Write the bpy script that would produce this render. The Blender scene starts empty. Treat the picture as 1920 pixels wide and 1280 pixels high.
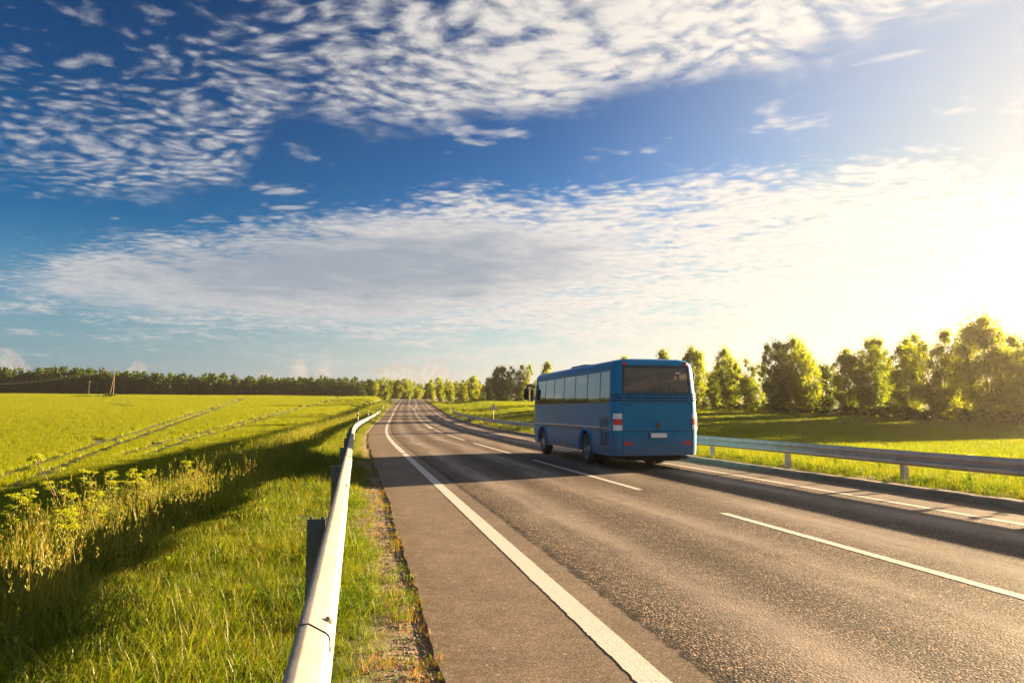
import bpy, bmesh, math, random
import numpy as np
from mathutils import Vector, Matrix

rng = np.random.default_rng(7)
random.seed(7)
scn = bpy.context.scene
C = scn.collection
R = math.radians

# ------------------------------------------------------------------ camera
EYE = 1.65
PITCH = R(5.755)
cam_d = bpy.data.cameras.new('camera')
cam_d.lens = 24.0
cam_d.sensor_width = 36.0
cam_d.clip_start = 0.05
cam_d.clip_end = 6000
cam = bpy.data.objects.new('camera', cam_d)
C.objects.link(cam)
cam.location = (0, 0, EYE)
cam.rotation_euler = (math.pi / 2 + PITCH, 0, 0)
scn.camera = cam

# ------------------------------------------------------------------ light
SUN_AZ = R(60.0)      # clockwise from the camera's forward axis (+Y)
SUN_EL = R(9.8)
SKY_STRENGTH = 0.05
SUN_DIR = Vector((math.sin(SUN_AZ) * math.cos(SUN_EL), math.cos(SUN_AZ) * math.cos(SUN_EL), math.sin(SUN_EL)))
sd = bpy.data.lights.new('sun', 'SUN')
sd.energy = 5.0
sd.angle = R(0.53)
sd.color = (1.0, 0.72, 0.40)
sun = bpy.data.objects.new('sun', sd)
C.objects.link(sun)
sun.rotation_euler = SUN_DIR.to_track_quat('Z', 'Y').to_euler()
sun.location = (60, 50, 40)

vs = scn.view_settings
vs.view_transform = 'Standard'
vs.look = 'None'
vs.gamma = 1.0
vs.use_curve_mapping = False
vs.exposure = 3.0

scn.render.engine = 'CYCLES'
cy = scn.cycles
cy.max_bounces = 6
cy.diffuse_bounces = 3
cy.glossy_bounces = 3
cy.transmission_bounces = 5
cy.transparent_max_bounces = 10
cy.volume_bounces = 0
cy.use_denoising = True
cy.sample_clamp_indirect = 6.0
cy.caustics_reflective = False
cy.caustics_refractive = False

# ------------------------------------------------------------------ node helper
class NT:
    def __init__(self, tree):
        self.t = tree
    def n(self, typ, **kw):
        nd = self.t.nodes.new(typ)
        for k, v in kw.items():
            setattr(nd, k, v)
        return nd
    def link(self, a, b):
        self.t.links.new(a, b)
    def _in(self, sock, v):
        if hasattr(v, 'is_linked') or isinstance(v, bpy.types.NodeSocket):
            self.link(v, sock)
        else:
            sock.default_value = v
    def math(self, op, a, b=0.0, c=None, clamp=False):
        nd = self.n('ShaderNodeMath', operation=op, use_clamp=clamp)
        self._in(nd.inputs[0], a)
        self._in(nd.inputs[1], b)
        if c is not None:
            self._in(nd.inputs[2], c)
        return nd.outputs[0]
    def noise(self, vec, scale, detail=3.0, rough=0.5, dist=0.0, dims='3D'):
        nd = self.n('ShaderNodeTexNoise', noise_dimensions=dims)
        if vec is not None:
            self.link(vec, nd.inputs['Vector'])
        nd.inputs['Scale'].default_value = scale
        nd.inputs['Detail'].default_value = detail
        nd.inputs['Roughness'].default_value = rough
        nd.inputs['Distortion'].default_value = dist
        return nd.outputs[0]
    def voro(self, vec, scale, feature='F1', rand=1.0, dims='3D'):
        nd = self.n('ShaderNodeTexVoronoi', feature=feature, voronoi_dimensions=dims)
        if vec is not None:
            self.link(vec, nd.inputs['Vector'])
        nd.inputs['Scale'].default_value = scale
        nd.inputs['Randomness'].default_value = rand
        return nd.outputs[0], nd.outputs[1] if len(nd.outputs) > 1 else None
    def smooth(self, v, lo, hi, a=0.0, b=1.0):
        nd = self.n('ShaderNodeMapRange', interpolation_type='SMOOTHSTEP')
        self._in(nd.inputs[0], v)
        self._in(nd.inputs[1], lo)
        self._in(nd.inputs[2], hi)
        nd.inputs[3].default_value = a
        nd.inputs[4].default_value = b
        return nd.outputs[0]
    def ramp(self, v, stops):
        nd = self.n('ShaderNodeValToRGB')
        el = nd.color_ramp.elements
        while len(el) < len(stops):
            el.new(0.5)
        for e, (p, c) in zip(el, stops):
            e.position = p
            e.color = (*c, 1)
        self._in(nd.inputs[0], v)
        return nd.outputs[0]
    def mix(self, f, a, b, blend='MIX'):
        nd = self.n('ShaderNodeMix', data_type='RGBA', blend_type=blend)
        self._in(nd.inputs[0], f)
        for s, v in ((nd.inputs[6], a), (nd.inputs[7], b)):
            if isinstance(v, tuple):
                s.default_value = (*v, 1) if len(v) == 3 else v
            else:
                self.link(v, s)
        return nd.outputs[2]
    def scale(self, vec, s):
        nd = self.n('ShaderNodeVectorMath', operation='MULTIPLY')
        self.link(vec, nd.inputs[0])
        nd.inputs[1].default_value = s
        return nd.outputs[0]
    def curve(self, v, pts):
        nd = self.n('ShaderNodeFloatCurve')
        cv = nd.mapping.curves[0]
        while len(cv.points) < len(pts):
            cv.points.new(0.5, 0.5)
        for p, (x, y) in zip(cv.points, pts):
            p.location = (x, y)
            p.handle_type = 'AUTO'
        nd.mapping.update()
        self._in(nd.inputs[1], v)
        return nd.outputs[0]

# ------------------------------------------------------------------ world: sky with broken altocumulus
def pix_dir(px, py):
    dx = (px - 960) / 1280.0
    dy = (640 - py) / 1280.0
    cp, sp = math.cos(PITCH), math.sin(PITCH)
    return Vector((dx, cp - dy * sp, sp + dy * cp))
def pix_azel(px, py):
    d = pix_dir(px, py)
    return math.degrees(math.atan2(d.x, d.y)), math.degrees(math.atan2(d.z, math.hypot(d.x, d.y)))

CLOUD_FAR, CLOUD_SUN, CLOUD_GREY = (1.74, 1.70, 1.68), (2.85, 2.60, 2.25), (0.80, 0.95, 1.15)
SKY_TINT, SKY_MAX = (0.033, 0.115, 0.110), (1.75, 1.75, 1.78)
world = bpy.data.worlds.new('World')
scn.world = world
world.use_nodes = True
wt = world.node_tree
wt.nodes.clear()
w = NT(wt)
sky = w.n('ShaderNodeTexSky', sky_type='NISHITA')
sky.sun_disc = False
sky.sun_elevation = SUN_EL
sky.sun_rotation = SUN_AZ
sky.altitude = 0
sky.air_density = 1.0
sky.dust_density = 0.4
sky.ozone_density = 3.0
geo = w.n('ShaderNodeTexCoord')
sep = w.n('ShaderNodeSeparateXYZ')
w.link(geo.outputs['Generated'], sep.inputs[0])
dX, dY, dZ = sep.outputs
az = w.math('ARCTAN2', dX, dY)                     # radians
el = w.math('ARCSINE', dZ)
azn = w.math('MULTIPLY_ADD', az, 1 / (2 * math.pi), 0.5)
zc = w.math('ADD', w.math('MAXIMUM', dZ, 0.0), 0.05)
cmb = w.n('ShaderNodeCombineXYZ')
w.link(w.math('DIVIDE', dX, zc), cmb.inputs[0])
w.link(w.math('DIVIDE', dY, zc), cmb.inputs[1])
Q = cmb.outputs[0]                                 # the cloud layer's own plane

def boundary(pts, out_l, out_r):
    """elevation (radians) of a cloud-bank edge as a function of azimuth"""
    cp = [(0.0, out_l / 90.0), (0.30, out_l / 90.0)]
    for p in pts:
        a, e = pix_azel(*p)
        cp.append((a / 360 + 0.5, e / 90.0))
    cp += [(0.70, out_r / 90.0), (1.0, out_r / 90.0)]
    return w.math('MULTIPLY', w.curve(azn, cp), math.pi / 2)

elA = boundary([(0, 330), (200, 370), (430, 345), (540, 230), (760, 235), (930, 235), (1250, 165), (1450, 130), (1600, 95), (1850, 20)], 21.0, 33.0)
elB = boundary([(0, 505), (140, 462), (400, 437), (560, 405), (760, 372), (870, 355), (1000, 372), (1180, 345), (1300, 318), (1500, 330), (1700, 290), (1920, 320)], 11.0, 20.0)

def vadd(vec, off):
    nd = w.n('ShaderNodeVectorMath', operation='ADD')
    w.link(vec, nd.inputs[0]); nd.inputs[1].default_value = off
    return nd.outputs[0]
def mapped(vec, rz, sc):
    nd = w.n('ShaderNodeMapping')
    w.link(vec, nd.inputs[0])
    nd.inputs['Rotation'].default_value = (0, 0, R(rz)); nd.inputs['Scale'].default_value = sc
    return nd.outputs[0]
nbig = w.noise(Q, 0.9, 3.0, 0.5)
nmid = w.noise(Q, 2.6, 4.0, 0.6, 0.3)
# gentle warping of the layer, then small cells lined up in rows
nvec = w.n('ShaderNodeTexNoise')
w.link(Q, nvec.inputs['Vector'])
nvec.inputs['Scale'].default_value = 2.2
nvec.inputs['Detail'].default_value = 2.0
wsc = w.n('ShaderNodeVectorMath', operation='MULTIPLY_ADD')
w.link(nvec.outputs['Color'], wsc.inputs[0])
wsc.inputs[1].default_value = (0.22, 0.22, 0)
w.link(Q, wsc.inputs[2])
QR = mapped(wsc.outputs[0], 24, (0.85, 1.25, 1))
cellA = w.noise(QR, 11.0, 1.0, 0.5, 0.2)
cellB = w.noise(vadd(QR, (7.3, 2.1, 0)), 27.0, 4.0, 0.6, 0.3)
fine = w.noise(QR, 55.0, 4.0, 0.65)
rows = w.math('SINE', w.math('MULTIPLY_ADD', nmid, 5.0, w.math('MULTIPLY', w.math('ADD', dY, 0.0), 0.0)))
vor, _ = w.voro(w.mix(0.06, QR, nvec.outputs['Color'], 'ADD'), 17.5, 'SMOOTH_F1', 0.95, '2D')
puff = w.math('MULTIPLY', w.math('SUBTRACT', cellA, 0.5), 1.2)
puff = w.math('ADD', puff, w.math('MULTIPLY', w.math('SUBTRACT', 0.40, vor), 1.25))
puff = w.math('ADD', puff, w.math('MULTIPLY', w.math('SUBTRACT', cellB, 0.5), 1.35))
puff = w.math('ADD', puff, w.math('MULTIPLY', w.math('SUBTRACT', fine, 0.5), 0.55))     # about -1 .. 1

# upper field of small clouds
hA = w.math('ADD', w.math('SUBTRACT', el, elA), w.math('MULTIPLY', w.math('SUBTRACT', nmid, 0.5), R(7)))
mA = w.smooth(hA, R(-1.0), R(2.2))
coverA = w.smooth(az, R(-40), R(14), 0.05, 0.66)
coverA = w.math('ADD', coverA, w.math('MULTIPLY', w.math('SUBTRACT', nbig, 0.5), 1.7))
topl = w.smooth(w.math('SUBTRACT', el, w.math('MULTIPLY', az, 0.35)), R(31), R(42), 0.0, -0.55)
coverA = w.math('ADD', coverA, topl)
denA = w.smooth(w.math('ADD', puff, coverA), -0.32, 1.05)
denA = w.math('MULTIPLY', w.math('MULTIPLY', denA, mA), w.smooth(az, R(-38), R(0), 0.74, 0.96))

# long bank above the horizon
hB = w.math('ADD', w.math('SUBTRACT', elB, el), w.math('ADD', w.math('MULTIPLY', w.math('SUBTRACT', nmid, 0.5), R(5.0)), w.math('MULTIPLY', puff, R(1.5))))
mB = w.smooth(hB, R(-0.9), R(2.2))
st = w.n('ShaderNodeCombineXYZ')
w.link(w.math('MULTIPLY', az, 5.0), st.inputs[0])
w.link(w.math('MULTIPLY', el, 42.0), st.inputs[1])
streak = w.noise(st.outputs[0], 1.25, 5.0, 0.6, 0.5)
streak2 = w.noise(st.outputs[0], 4.0, 4.0, 0.6, 0.3)
st2 = w.n('ShaderNodeCombineXYZ')
w.link(w.math('MULTIPLY', az, 22.0), st2.inputs[0])
w.link(w.math('MULTIPLY', el, 75.0), st2.inputs[1])
ripple = w.noise(st2.outputs[0], 2.0, 4.0, 0.6, 0.4)
# solid in its upper half, broken into streaks below
depthB = w.smooth(hB, R(0.3), R(6.5))
hor = w.smooth(el, R(2.5), R(9.0))
coverB = w.math('ADD', w.math('MULTIPLY_ADD', hor, 0.40, -0.34), w.smooth(az, R(-34), R(26), -0.08, 0.42))
texB = w.math('ADD', w.math('MULTIPLY', w.math('SUBTRACT', streak, 0.5), 2.0), w.math('ADD', w.math('MULTIPLY', w.math('SUBTRACT', streak2, 0.5), 0.6), w.math('MULTIPLY', w.math('SUBTRACT', ripple, 0.5), 1.3)))
texB = w.math('ADD', texB, w.math('MULTIPLY', puff, 0.28))
denB = w.smooth(w.math('ADD', texB, coverB), -0.35, 0.55)
denB = w.math('MULTIPLY', denB, mB)
denB = w.math('MULTIPLY', denB, w.smooth(el, R(1.0), R(4.0)))
denB = w.math('MULTIPLY', denB, 0.92)
# grey thick belly of the bank
gx = w.math('DIVIDE', w.math('SUBTRACT', az, R(-12.5)), R(20))
a0, e0 = pix_azel(600, 490)
gy = w.math('DIVIDE', w.math('SUBTRACT', el, w.math('MULTIPLY_ADD', az, 0.05, R(e0 + 0.3))), R(3.4))
gr = w.math('ADD', w.math('MULTIPLY', gx, gx), w.math('MULTIPLY', gy, gy))
gr = w.math('ADD', gr, w.math('ADD', w.math('MULTIPLY', w.math('SUBTRACT', streak, 0.5), 1.5), w.math('MULTIPLY', w.math('SUBTRACT', nmid, 0.5), 1.6)))
belly = w.smooth(gr, 1.5, -0.1)
body = w.math('MULTIPLY', w.smooth(gr, 2.2, 0.9), mB)
denB = w.math('MAXIMUM', denB, w.math('MULTIPLY', body, 0.94))
wisp = w.math('MULTIPLY', w.smooth(w.math('ADD', w.noise(vadd(QR, (3.7, 9.1, 0)), 3.4, 2.0, 0.5), w.math('MULTIPLY', puff, 0.10)), 0.60, 0.76), 0.55)
denB = w.math('MAXIMUM', denB, w.math('MULTIPLY', wisp, w.smooth(el, R(9), R(14))))
low = w.smooth(w.math('ADD', streak, w.math('MULTIPLY', w.math('SUBTRACT', ripple, 0.5), 0.5)), 0.50, 0.72)
denB = w.math('MAXIMUM', denB, w.math('MULTIPLY', w.math('MULTIPLY', low, 0.6), w.math('MULTIPLY', w.smooth(el, R(2), R(4.5)), w.smooth(el, R(11), R(7.5)))))
den = w.math('MAXIMUM', denA, denB)

# cloud light: brighter towards the sun, greyer where thick
dot = w.n('ShaderNodeVectorMath', operation='DOT_PRODUCT')
w.link(geo.outputs['Generated'], dot.inputs[0])
dot.inputs[1].default_value = SUN_DIR
glow = w.math('POWER', w.smooth(dot.outputs['Value'], 0.05, 1.0), 1.3)
lit = w.mix(glow, CLOUD_FAR, CLOUD_SUN)
lit = w.mix(1.0, lit, w.mix(w.smooth(w.math('ADD', puff, w.math('MULTIPLY', streak2, 0.6)), -0.4, 0.9), (0.80, 0.83, 0.88), (1.0, 1.0, 1.0)), 'MULTIPLY')
cloud = w.mix(w.math('MULTIPLY', belly, 0.9), lit, CLOUD_GREY)
gam = w.n('ShaderNodeGamma')
w.link(sky.outputs[0], gam.inputs[0])
gam.inputs[1].default_value = 2.0
clear = w.mix(1.0, gam.outputs[0], SKY_TINT, 'MULTIPLY')
clear = w.mix(1.0, clear, SKY_MAX, 'DARKEN')
clear = w.mix(w.math('POWER', glow, 4.5), clear, (1.45, 1.62, 1.82))
air = w.smooth(el, R(15), R(0.5), 0.0, 0.95)
warm = w.smooth(dot.outputs['Value'], -0.15, 0.85)
clear = w.mix(air, clear, w.mix(warm, (0.66, 0.92, 1.16), (2.35, 2.16, 1.92)))
skyc = w.mix(den, clear, cloud)

# small cumulus heads standing on the horizon
for (px, py, rx, ry, sd_) in ((12, 690, 1.35, 1.55, 1.0), (255, 697, 0.8, 1.2, 3.3), (500, 705, 0.8, 0.7, 5.1), (561, 692, 0.75, 1.45, 7.7), (606, 697, 0.8, 1.0, 9.2), (745, 695, 2.0, 1.0, 4.2), (815, 693, 1.6, 1.2, 11.4)):
    a, e = pix_azel(px, py)
    e -= 0.35
    ux = w.math('DIVIDE', w.math('SUBTRACT', az, R(a)), R(rx))
    uy = w.math('DIVIDE', w.math('SUBTRACT', el, R(e)), R(ry))
    rr = w.math('SQRT', w.math('ADD', w.math('MULTIPLY', ux, ux), w.math('MULTIPLY', uy, uy)))
    cn = w.n('ShaderNodeCombineXYZ')
    w.link(w.math('MULTIPLY', az, 60.0), cn.inputs[0])
    w.link(w.math('MULTIPLY', el, 60.0), cn.inputs[1])
    cn.inputs[2].default_value = sd_
    nn = w.noise(cn.outputs[0], 1.6, 5.0, 0.55)
    m = w.smooth(w.math('ADD', rr, w.math('MULTIPLY', w.math('SUBTRACT', nn, 0.5), 1.9)), 1.0, 0.72)
    col = w.mix(w.smooth(nn, 0.35, 0.65), (1.5, 1.3, 1.18), (2.25, 1.98, 1.65))
    skyc = w.mix(w.math('MULTIPLY', m, 0.55), skyc, col)

bg = w.n('ShaderNodeBackground')
w.link(skyc, bg.inputs[0])
bg.inputs[1].default_value = SKY_STRENGTH
wo = w.n('ShaderNodeOutputWorld')
w.link(bg.outputs[0], wo.inputs[0])
world.cycles.sampling_method = 'MANUAL'
world.cycles.sample_map_resolution = 512

# ------------------------------------------------------------------ materials
def new_mat(name):
    m = bpy.data.materials.new(name)
    m.use_nodes = True
    m.node_tree.nodes.clear()
    t = NT(m.node_tree)
    out = t.n('ShaderNodeOutputMaterial')
    return m, t, out

def pbr(name, col, rough=0.5, metal=0.0, coat=0.0, var=0.0, vscale=6.0, bump=0.0, bscale=60.0, dirt=None, dirt_amt=0.0, emit=None, spec=0.5, grime=0.0):
    m, t, out = new_mat(name)
    b = t.n('ShaderNodeBsdfPrincipled')
    tc = t.n('ShaderNodeTexCoord').outputs['Object']
    b.inputs['Roughness'].default_value = rough
    b.inputs['Metallic'].default_value = metal
    b.inputs['Coat Weight'].default_value = coat
    b.inputs['Specular IOR Level'].default_value = spec
    b.inputs['Coat Roughness'].default_value = 0.06
    c = None
    if var > 0:
        nz = t.noise(tc, vscale, 5.0, 0.6)
        c = t.mix(t.smooth(nz, 0.3, 0.7), tuple(x * (1 - var) for x in col), tuple(min(1, x * (1 + var)) for x in col))
        t.link(t.math('MULTIPLY_ADD', nz, 0.25, rough - 0.12), b.inputs['Roughness'])
    if dirt:
        nz = t.noise(tc, vscale * 0.45, 6.0, 0.65)
        c = t.mix(t.math('MULTIPLY', t.smooth(nz, 0.45, 0.75), dirt_amt), c if c is not None else col, dirt)
    if grime > 0:            # road dust thrown up on the lower panels, streaky
        sz = t.n('ShaderNodeSeparateXYZ'); t.link(tc, sz.inputs[0])
        gn = t.noise(t.scale(tc, (7.0, 7.0, 1.6)), 1.0, 6.0, 0.65)
        gm = t.math('MULTIPLY', t.smooth(t.math('ADD', sz.outputs[2], t.math('MULTIPLY', gn, -0.9)), 0.75, -0.15), grime)
        c = t.mix(gm, c if c is not None else col, (0.16, 0.145, 0.125))
    if c is not None:
        t.link(c, b.inputs['Base Color'])
    else:
        b.inputs['Base Color'].default_value = (*col, 1)
    if bump > 0:
        bn = t.n('ShaderNodeBump')
        bn.inputs['Strength'].default_value = bump
        bn.inputs['Distance'].default_value = 0.01
        t.link(t.noise(tc, bscale, 4.0, 0.6), bn.inputs['Height'])
        t.link(bn.outputs[0], b.inputs['Normal'])
    if emit:
        b.inputs['Emission Color'].default_value = (*emit[0], 1)
        b.inputs['Emission Strength'].default_value = emit[1]
    t.link(b.outputs[0], out.inputs[0])
    return m

def foliage(name, stops, trans=0.45, rough=0.6, use='var', gloss=0.022, tint=(1.0, 1.0, 0.55), patch_amt=0.9):
    """leaf material: diffuse + light coming through the leaf; colour varies leaf by leaf"""
    m, t, out = new_mat(name)
    at = t.n('ShaderNodeAttribute', attribute_name='var')
    v = at.outputs['Fac']
    oi = t.n('ShaderNodeObjectInfo')
    v = t.math('ADD', t.math('MULTIPLY', v, 0.7), t.math('MULTIPLY', oi.outputs['Random'], 0.3))
    pos = t.n('ShaderNodeNewGeometry').outputs['Position']
    pch = t.math('ADD', t.math('MULTIPLY', t.math('SUBTRACT', t.noise(pos, 0.8, 4.0, 0.6), 0.5), patch_amt), t.math('MULTIPLY', t.math('SUBTRACT', t.noise(pos, 0.09, 3.0, 0.5), 0.5), patch_amt))
    v = t.math('ADD', v, pch, clamp=True)
    c = t.ramp(v, stops)
    d = t.n('ShaderNodeBsdfDiffuse')
    t.link(c, d.inputs[0])
    tr = t.n('ShaderNodeBsdfTranslucent')
    t.link(t.mix(1.0, c, t.mix(1.0, (1.55, 1.65, 1.0), tint, 'MULTIPLY'), 'MULTIPLY'), tr.inputs[0])
    mx = t.n('ShaderNodeMixShader')
    mx.inputs[0].default_value = trans
    t.link(d.outputs[0], mx.inputs[1])
    t.link(tr.outputs[0], mx.inputs[2])
    g = t.n('ShaderNodeBsdfGlossy')
    g.inputs['Roughness'].default_value = 0.45
    g.inputs[0].default_value = (0.9, 0.95, 0.8, 1)
    m2 = t.n('ShaderNodeMixShader')
    m2.inputs[0].default_value = gloss
    t.link(mx.outputs[0], m2.inputs[1])
    t.link(g.outputs[0], m2.inputs[2])
    t.link(m2.outputs[0], out.inputs[0])
    return m

M = {}
M['grass'] = foliage('verge_grass', [(0.0, (0.058, 0.092, 0.004)), (0.45, (0.120, 0.145, 0.005)), (0.8, (0.180, 0.178, 0.007)), (1.0, (0.24, 0.18, 0.025))], 0.5, patch_amt=1.3)
M['straw'] = foliage('dry_grass', [(0.0, (0.12, 0.15, 0.01)), (0.4, (0.20, 0.19, 0.025)), (0.75, (0.26, 0.20, 0.045)), (1.0, (0.30, 0.20, 0.08))], 0.4, tint=(1.0, 0.9, 0.5))
M['crop'] = foliage('cereal_crop', [(0.0, (0.138, 0.160, 0.003)), (0.5, (0.170, 0.185, 0.003)), (1.0, (0.210, 0.205, 0.004))], 0.5, gloss=0.015, patch_amt=0.45)
M['meadow'] = foliage('meadow_grass', [(0.0, (0.105, 0.135, 0.004)), (0.5, (0.142, 0.165, 0.004)), (1.0, (0.185, 0.185, 0.005))], 0.5, gloss=0.015)
M['leaf'] = foliage('birch_leaves', [(0.0, (0.075, 0.108, 0.004)), (0.5, (0.155, 0.180, 0.005)), (1.0, (0.250, 0.235, 0.006))], 0.70, patch_amt=0.5)
M['leaf_dark'] = foliage('dark_leaves', [(0.0, (0.017, 0.038, 0.004)), (0.5, (0.036, 0.064, 0.006)), (1.0, (0.080, 0.108, 0.008))], 0.5)
M['weed'] = foliage('weed_leaves', [(0.0, (0.06, 0.11, 0.012)), (0.6, (0.10, 0.16, 0.015)), (1.0, (0.16, 0.18, 0.02))], 0.45)
M['umbel'] = foliage('yellow_flowers', [(0.0, (0.22, 0.26, 0.010)), (1.0, (0.38, 0.38, 0.015))], 0.4)
M['umbel_w'] = foliage('cream_flowers', [(0.0, (0.50, 0.47, 0.36)), (1.0, (0.68, 0.64, 0.52))], 0.35, tint=(1, 1, 0.9))
M['stem'] = foliage('green_stems', [(0.0, (0.09, 0.13, 0.02)), (1.0, (0.17, 0.18, 0.03))], 0.25)
M['stem_red'] = pbr('reddish_stems', (0.085, 0.055, 0.025), 0.6, var=0.3, vscale=9)
M['purple'] = pbr('purple_petals', (0.22, 0.05, 0.24), 0.7, var=0.2)
M['bark'] = pbr('bark', (0.10, 0.085, 0.065), 0.9, var=0.5, vscale=3, bump=0.6, bscale=14)
M['birch_bark'] = pbr('birch_bark', (0.42, 0.40, 0.36), 0.8, var=0.5, vscale=2.5, bump=0.4, bscale=12)
M['white_paint'] = None
M['concrete'] = pbr('kerb_concrete', (0.30, 0.215, 0.15), 0.9, var=0.25, vscale=2.2, bump=0.6, bscale=45, dirt=(0.10, 0.08, 0.055), dirt_amt=0.6)
M['galv'] = pbr('galvanised_steel', (0.52, 0.455, 0.41), 0.5, metal=0.2, var=0.14, vscale=3.5, bump=0.08, bscale=20, dirt=(0.24, 0.21, 0.18), dirt_amt=0.35)
M['galv_pale'] = pbr('pale_galvanised_steel', (0.225, 0.217, 0.207), 0.8, metal=0.0, var=0.12, vscale=4.5, bump=0.16, bscale=14, dirt=(0.15, 0.135, 0.115), dirt_amt=0.5)
M['post_dark'] = pbr('dark_steel_post', (0.10, 0.115, 0.125), 0.5, metal=0.4, var=0.25, vscale=5, dirt=(0.06, 0.05, 0.04), dirt_amt=0.5)
M['bolt'] = pbr('bolt_steel', (0.30, 0.27, 0.24), 0.5, metal=0.6, var=0.2)
M['white'] = pbr('white_plastic', (0.76, 0.75, 0.72), 0.45, var=0.06, vscale=4)
M['black'] = pbr('black_plastic', (0.02, 0.02, 0.022), 0.45, var=0.2)
M['red'] = pbr('red_reflector', (0.50, 0.012, 0.010), 0.25, coat=0.6)
M['wood'] = pbr('weathered_wood', (0.17, 0.125, 0.085), 0.85, var=0.35, vscale=2.5, bump=0.4, bscale=25)
M['porcelain'] = pbr('insulator', (0.35, 0.30, 0.26), 0.25)
M['wire'] = pbr('wire', (0.30, 0.29, 0.27), 0.5, metal=0.6)
# bus
M['paint'] = pbr('blue_paint', (0.004, 0.200, 0.420), 0.5, metal=0.0, coat=0.2, var=0.06, vscale=1.4, dirt=(0.025, 0.14, 0.28), dirt_amt=0.35, spec=0.08, grime=0.55)
M['paint_rear'] = pbr('blue_paint_dusty', (0.006, 0.195, 0.385), 0.55, metal=0.0, coat=0.06, var=0.08, vscale=2.0, dirt=(0.03, 0.13, 0.235), dirt_amt=0.55, spec=0.12, grime=0.55)
M['seam'] = pbr('panel_gap', (0.006, 0.010, 0.016), 0.8)
M['rubber'] = pbr('tyre_rubber', (0.018, 0.017, 0.016), 0.85, var=0.3, vscale=8, bump=0.3, bscale=50)
M['rim'] = pbr('steel_rim', (0.33, 0.33, 0.33), 0.4, metal=0.6, var=0.2, vscale=6)
M['under'] = pbr('underbody', (0.014, 0.013, 0.012), 0.85, var=0.4)
M['moulding'] = pbr('side_moulding', (0.045, 0.032, 0.030), 0.5)
M['lampw'] = pbr('clear_lamp_lens', (0.75, 0.74, 0.72), 0.15, coat=0.7)
M['lampr'] = pbr('red_lamp_lens', (0.80, 0.008, 0.008), 0.3, coat=0.15)
M['plate'] = pbr('plate_white', (0.78, 0.78, 0.76), 0.35)
M['plate_blue'] = pbr('plate_blue', (0.02, 0.08, 0.45), 0.4)
M['seat'] = pbr('seat_fabric', (0.045, 0.040, 0.042), 0.9, var=0.3)
M['interior'] = pbr('interior_panel', (0.30, 0.27, 0.23), 0.8, var=0.15)
M['curtain'] = pbr('beige_curtain', (0.42, 0.34, 0.24), 0.9, var=0.15)
M['emblem'] = pbr('brass_emblem', (0.10, 0.07, 0.04), 0.4, metal=0.7)

def glass(name, tint, refl=0.08, mirror=1.0):
    m, t, out = new_mat(name)
    tr = t.n('ShaderNodeBsdfTransparent')
    tr.inputs[0].default_value = (*tint, 1)
    g = t.n('ShaderNodeBsdfGlossy')
    g.inputs['Roughness'].default_value = 0.03
    g.inputs[0].default_value = (mirror, mirror, mirror, 1)
    f = t.n('ShaderNodeFresnel')
    f.inputs[0].default_value = 1.52
    mx = t.n('ShaderNodeMixShader')
    t.link(t.math('ADD', f.outputs[0], refl, clamp=True), mx.inputs[0])
    t.link(tr.outputs[0], mx.inputs[1])
    t.link(g.outputs[0], mx.inputs[2])
    t.link(mx.outputs[0], out.inputs[0])
    return m
M['glass_side'] = glass('tinted_side_glass', (0.66, 0.66, 0.60), 0.26, 0.95)
M['glass_rear'] = glass('tinted_rear_glass', (0.80, 0.72, 0.62), 0.0, 0.9)

# ------------------------------------------------------------------ object helpers
def tag(o, label=None, cat=None, group=None, kind=None):
    if label: o['label'] = label
    if cat: o['category'] = cat
    if group: o['group'] = group
    if kind: o['kind'] = kind
    return o

def empty(name, loc=(0, 0, 0), rz=0.0):
    o = bpy.data.objects.new(name, None)
    C.objects.link(o)
    o.location = loc
    o.rotation_euler = (0, 0, rz)
    o.empty_display_size = 0.2
    return o

def link(name, me, parent=None):
    o = bpy.data.objects.new(name, me)
    C.objects.link(o)
    if parent is not None:
        o.parent = parent
    return o

def mesh(name, verts, faces, mats, parent=None, smooth=False, fmat=None, var=None):
    me = bpy.data.meshes.new(name)
    me.from_pydata([tuple(v) for v in verts], [], [tuple(f) for f in faces])
    for m in (mats if isinstance(mats, (list, tuple)) else [mats]):
        me.materials.append(m)
    if fmat is not None:
        me.polygons.foreach_set('material_index', np.asarray(fmat, dtype=np.int32))
    if smooth:
        me.polygons.foreach_set('use_smooth', np.ones(len(me.polygons), dtype=bool))
    if var is not None:
        a = me.attributes.new('var', 'FLOAT', 'POINT')
        a.data.foreach_set('value', np.asarray(var, dtype=np.float32))
    me.update()
    return link(name, me, parent)

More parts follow.
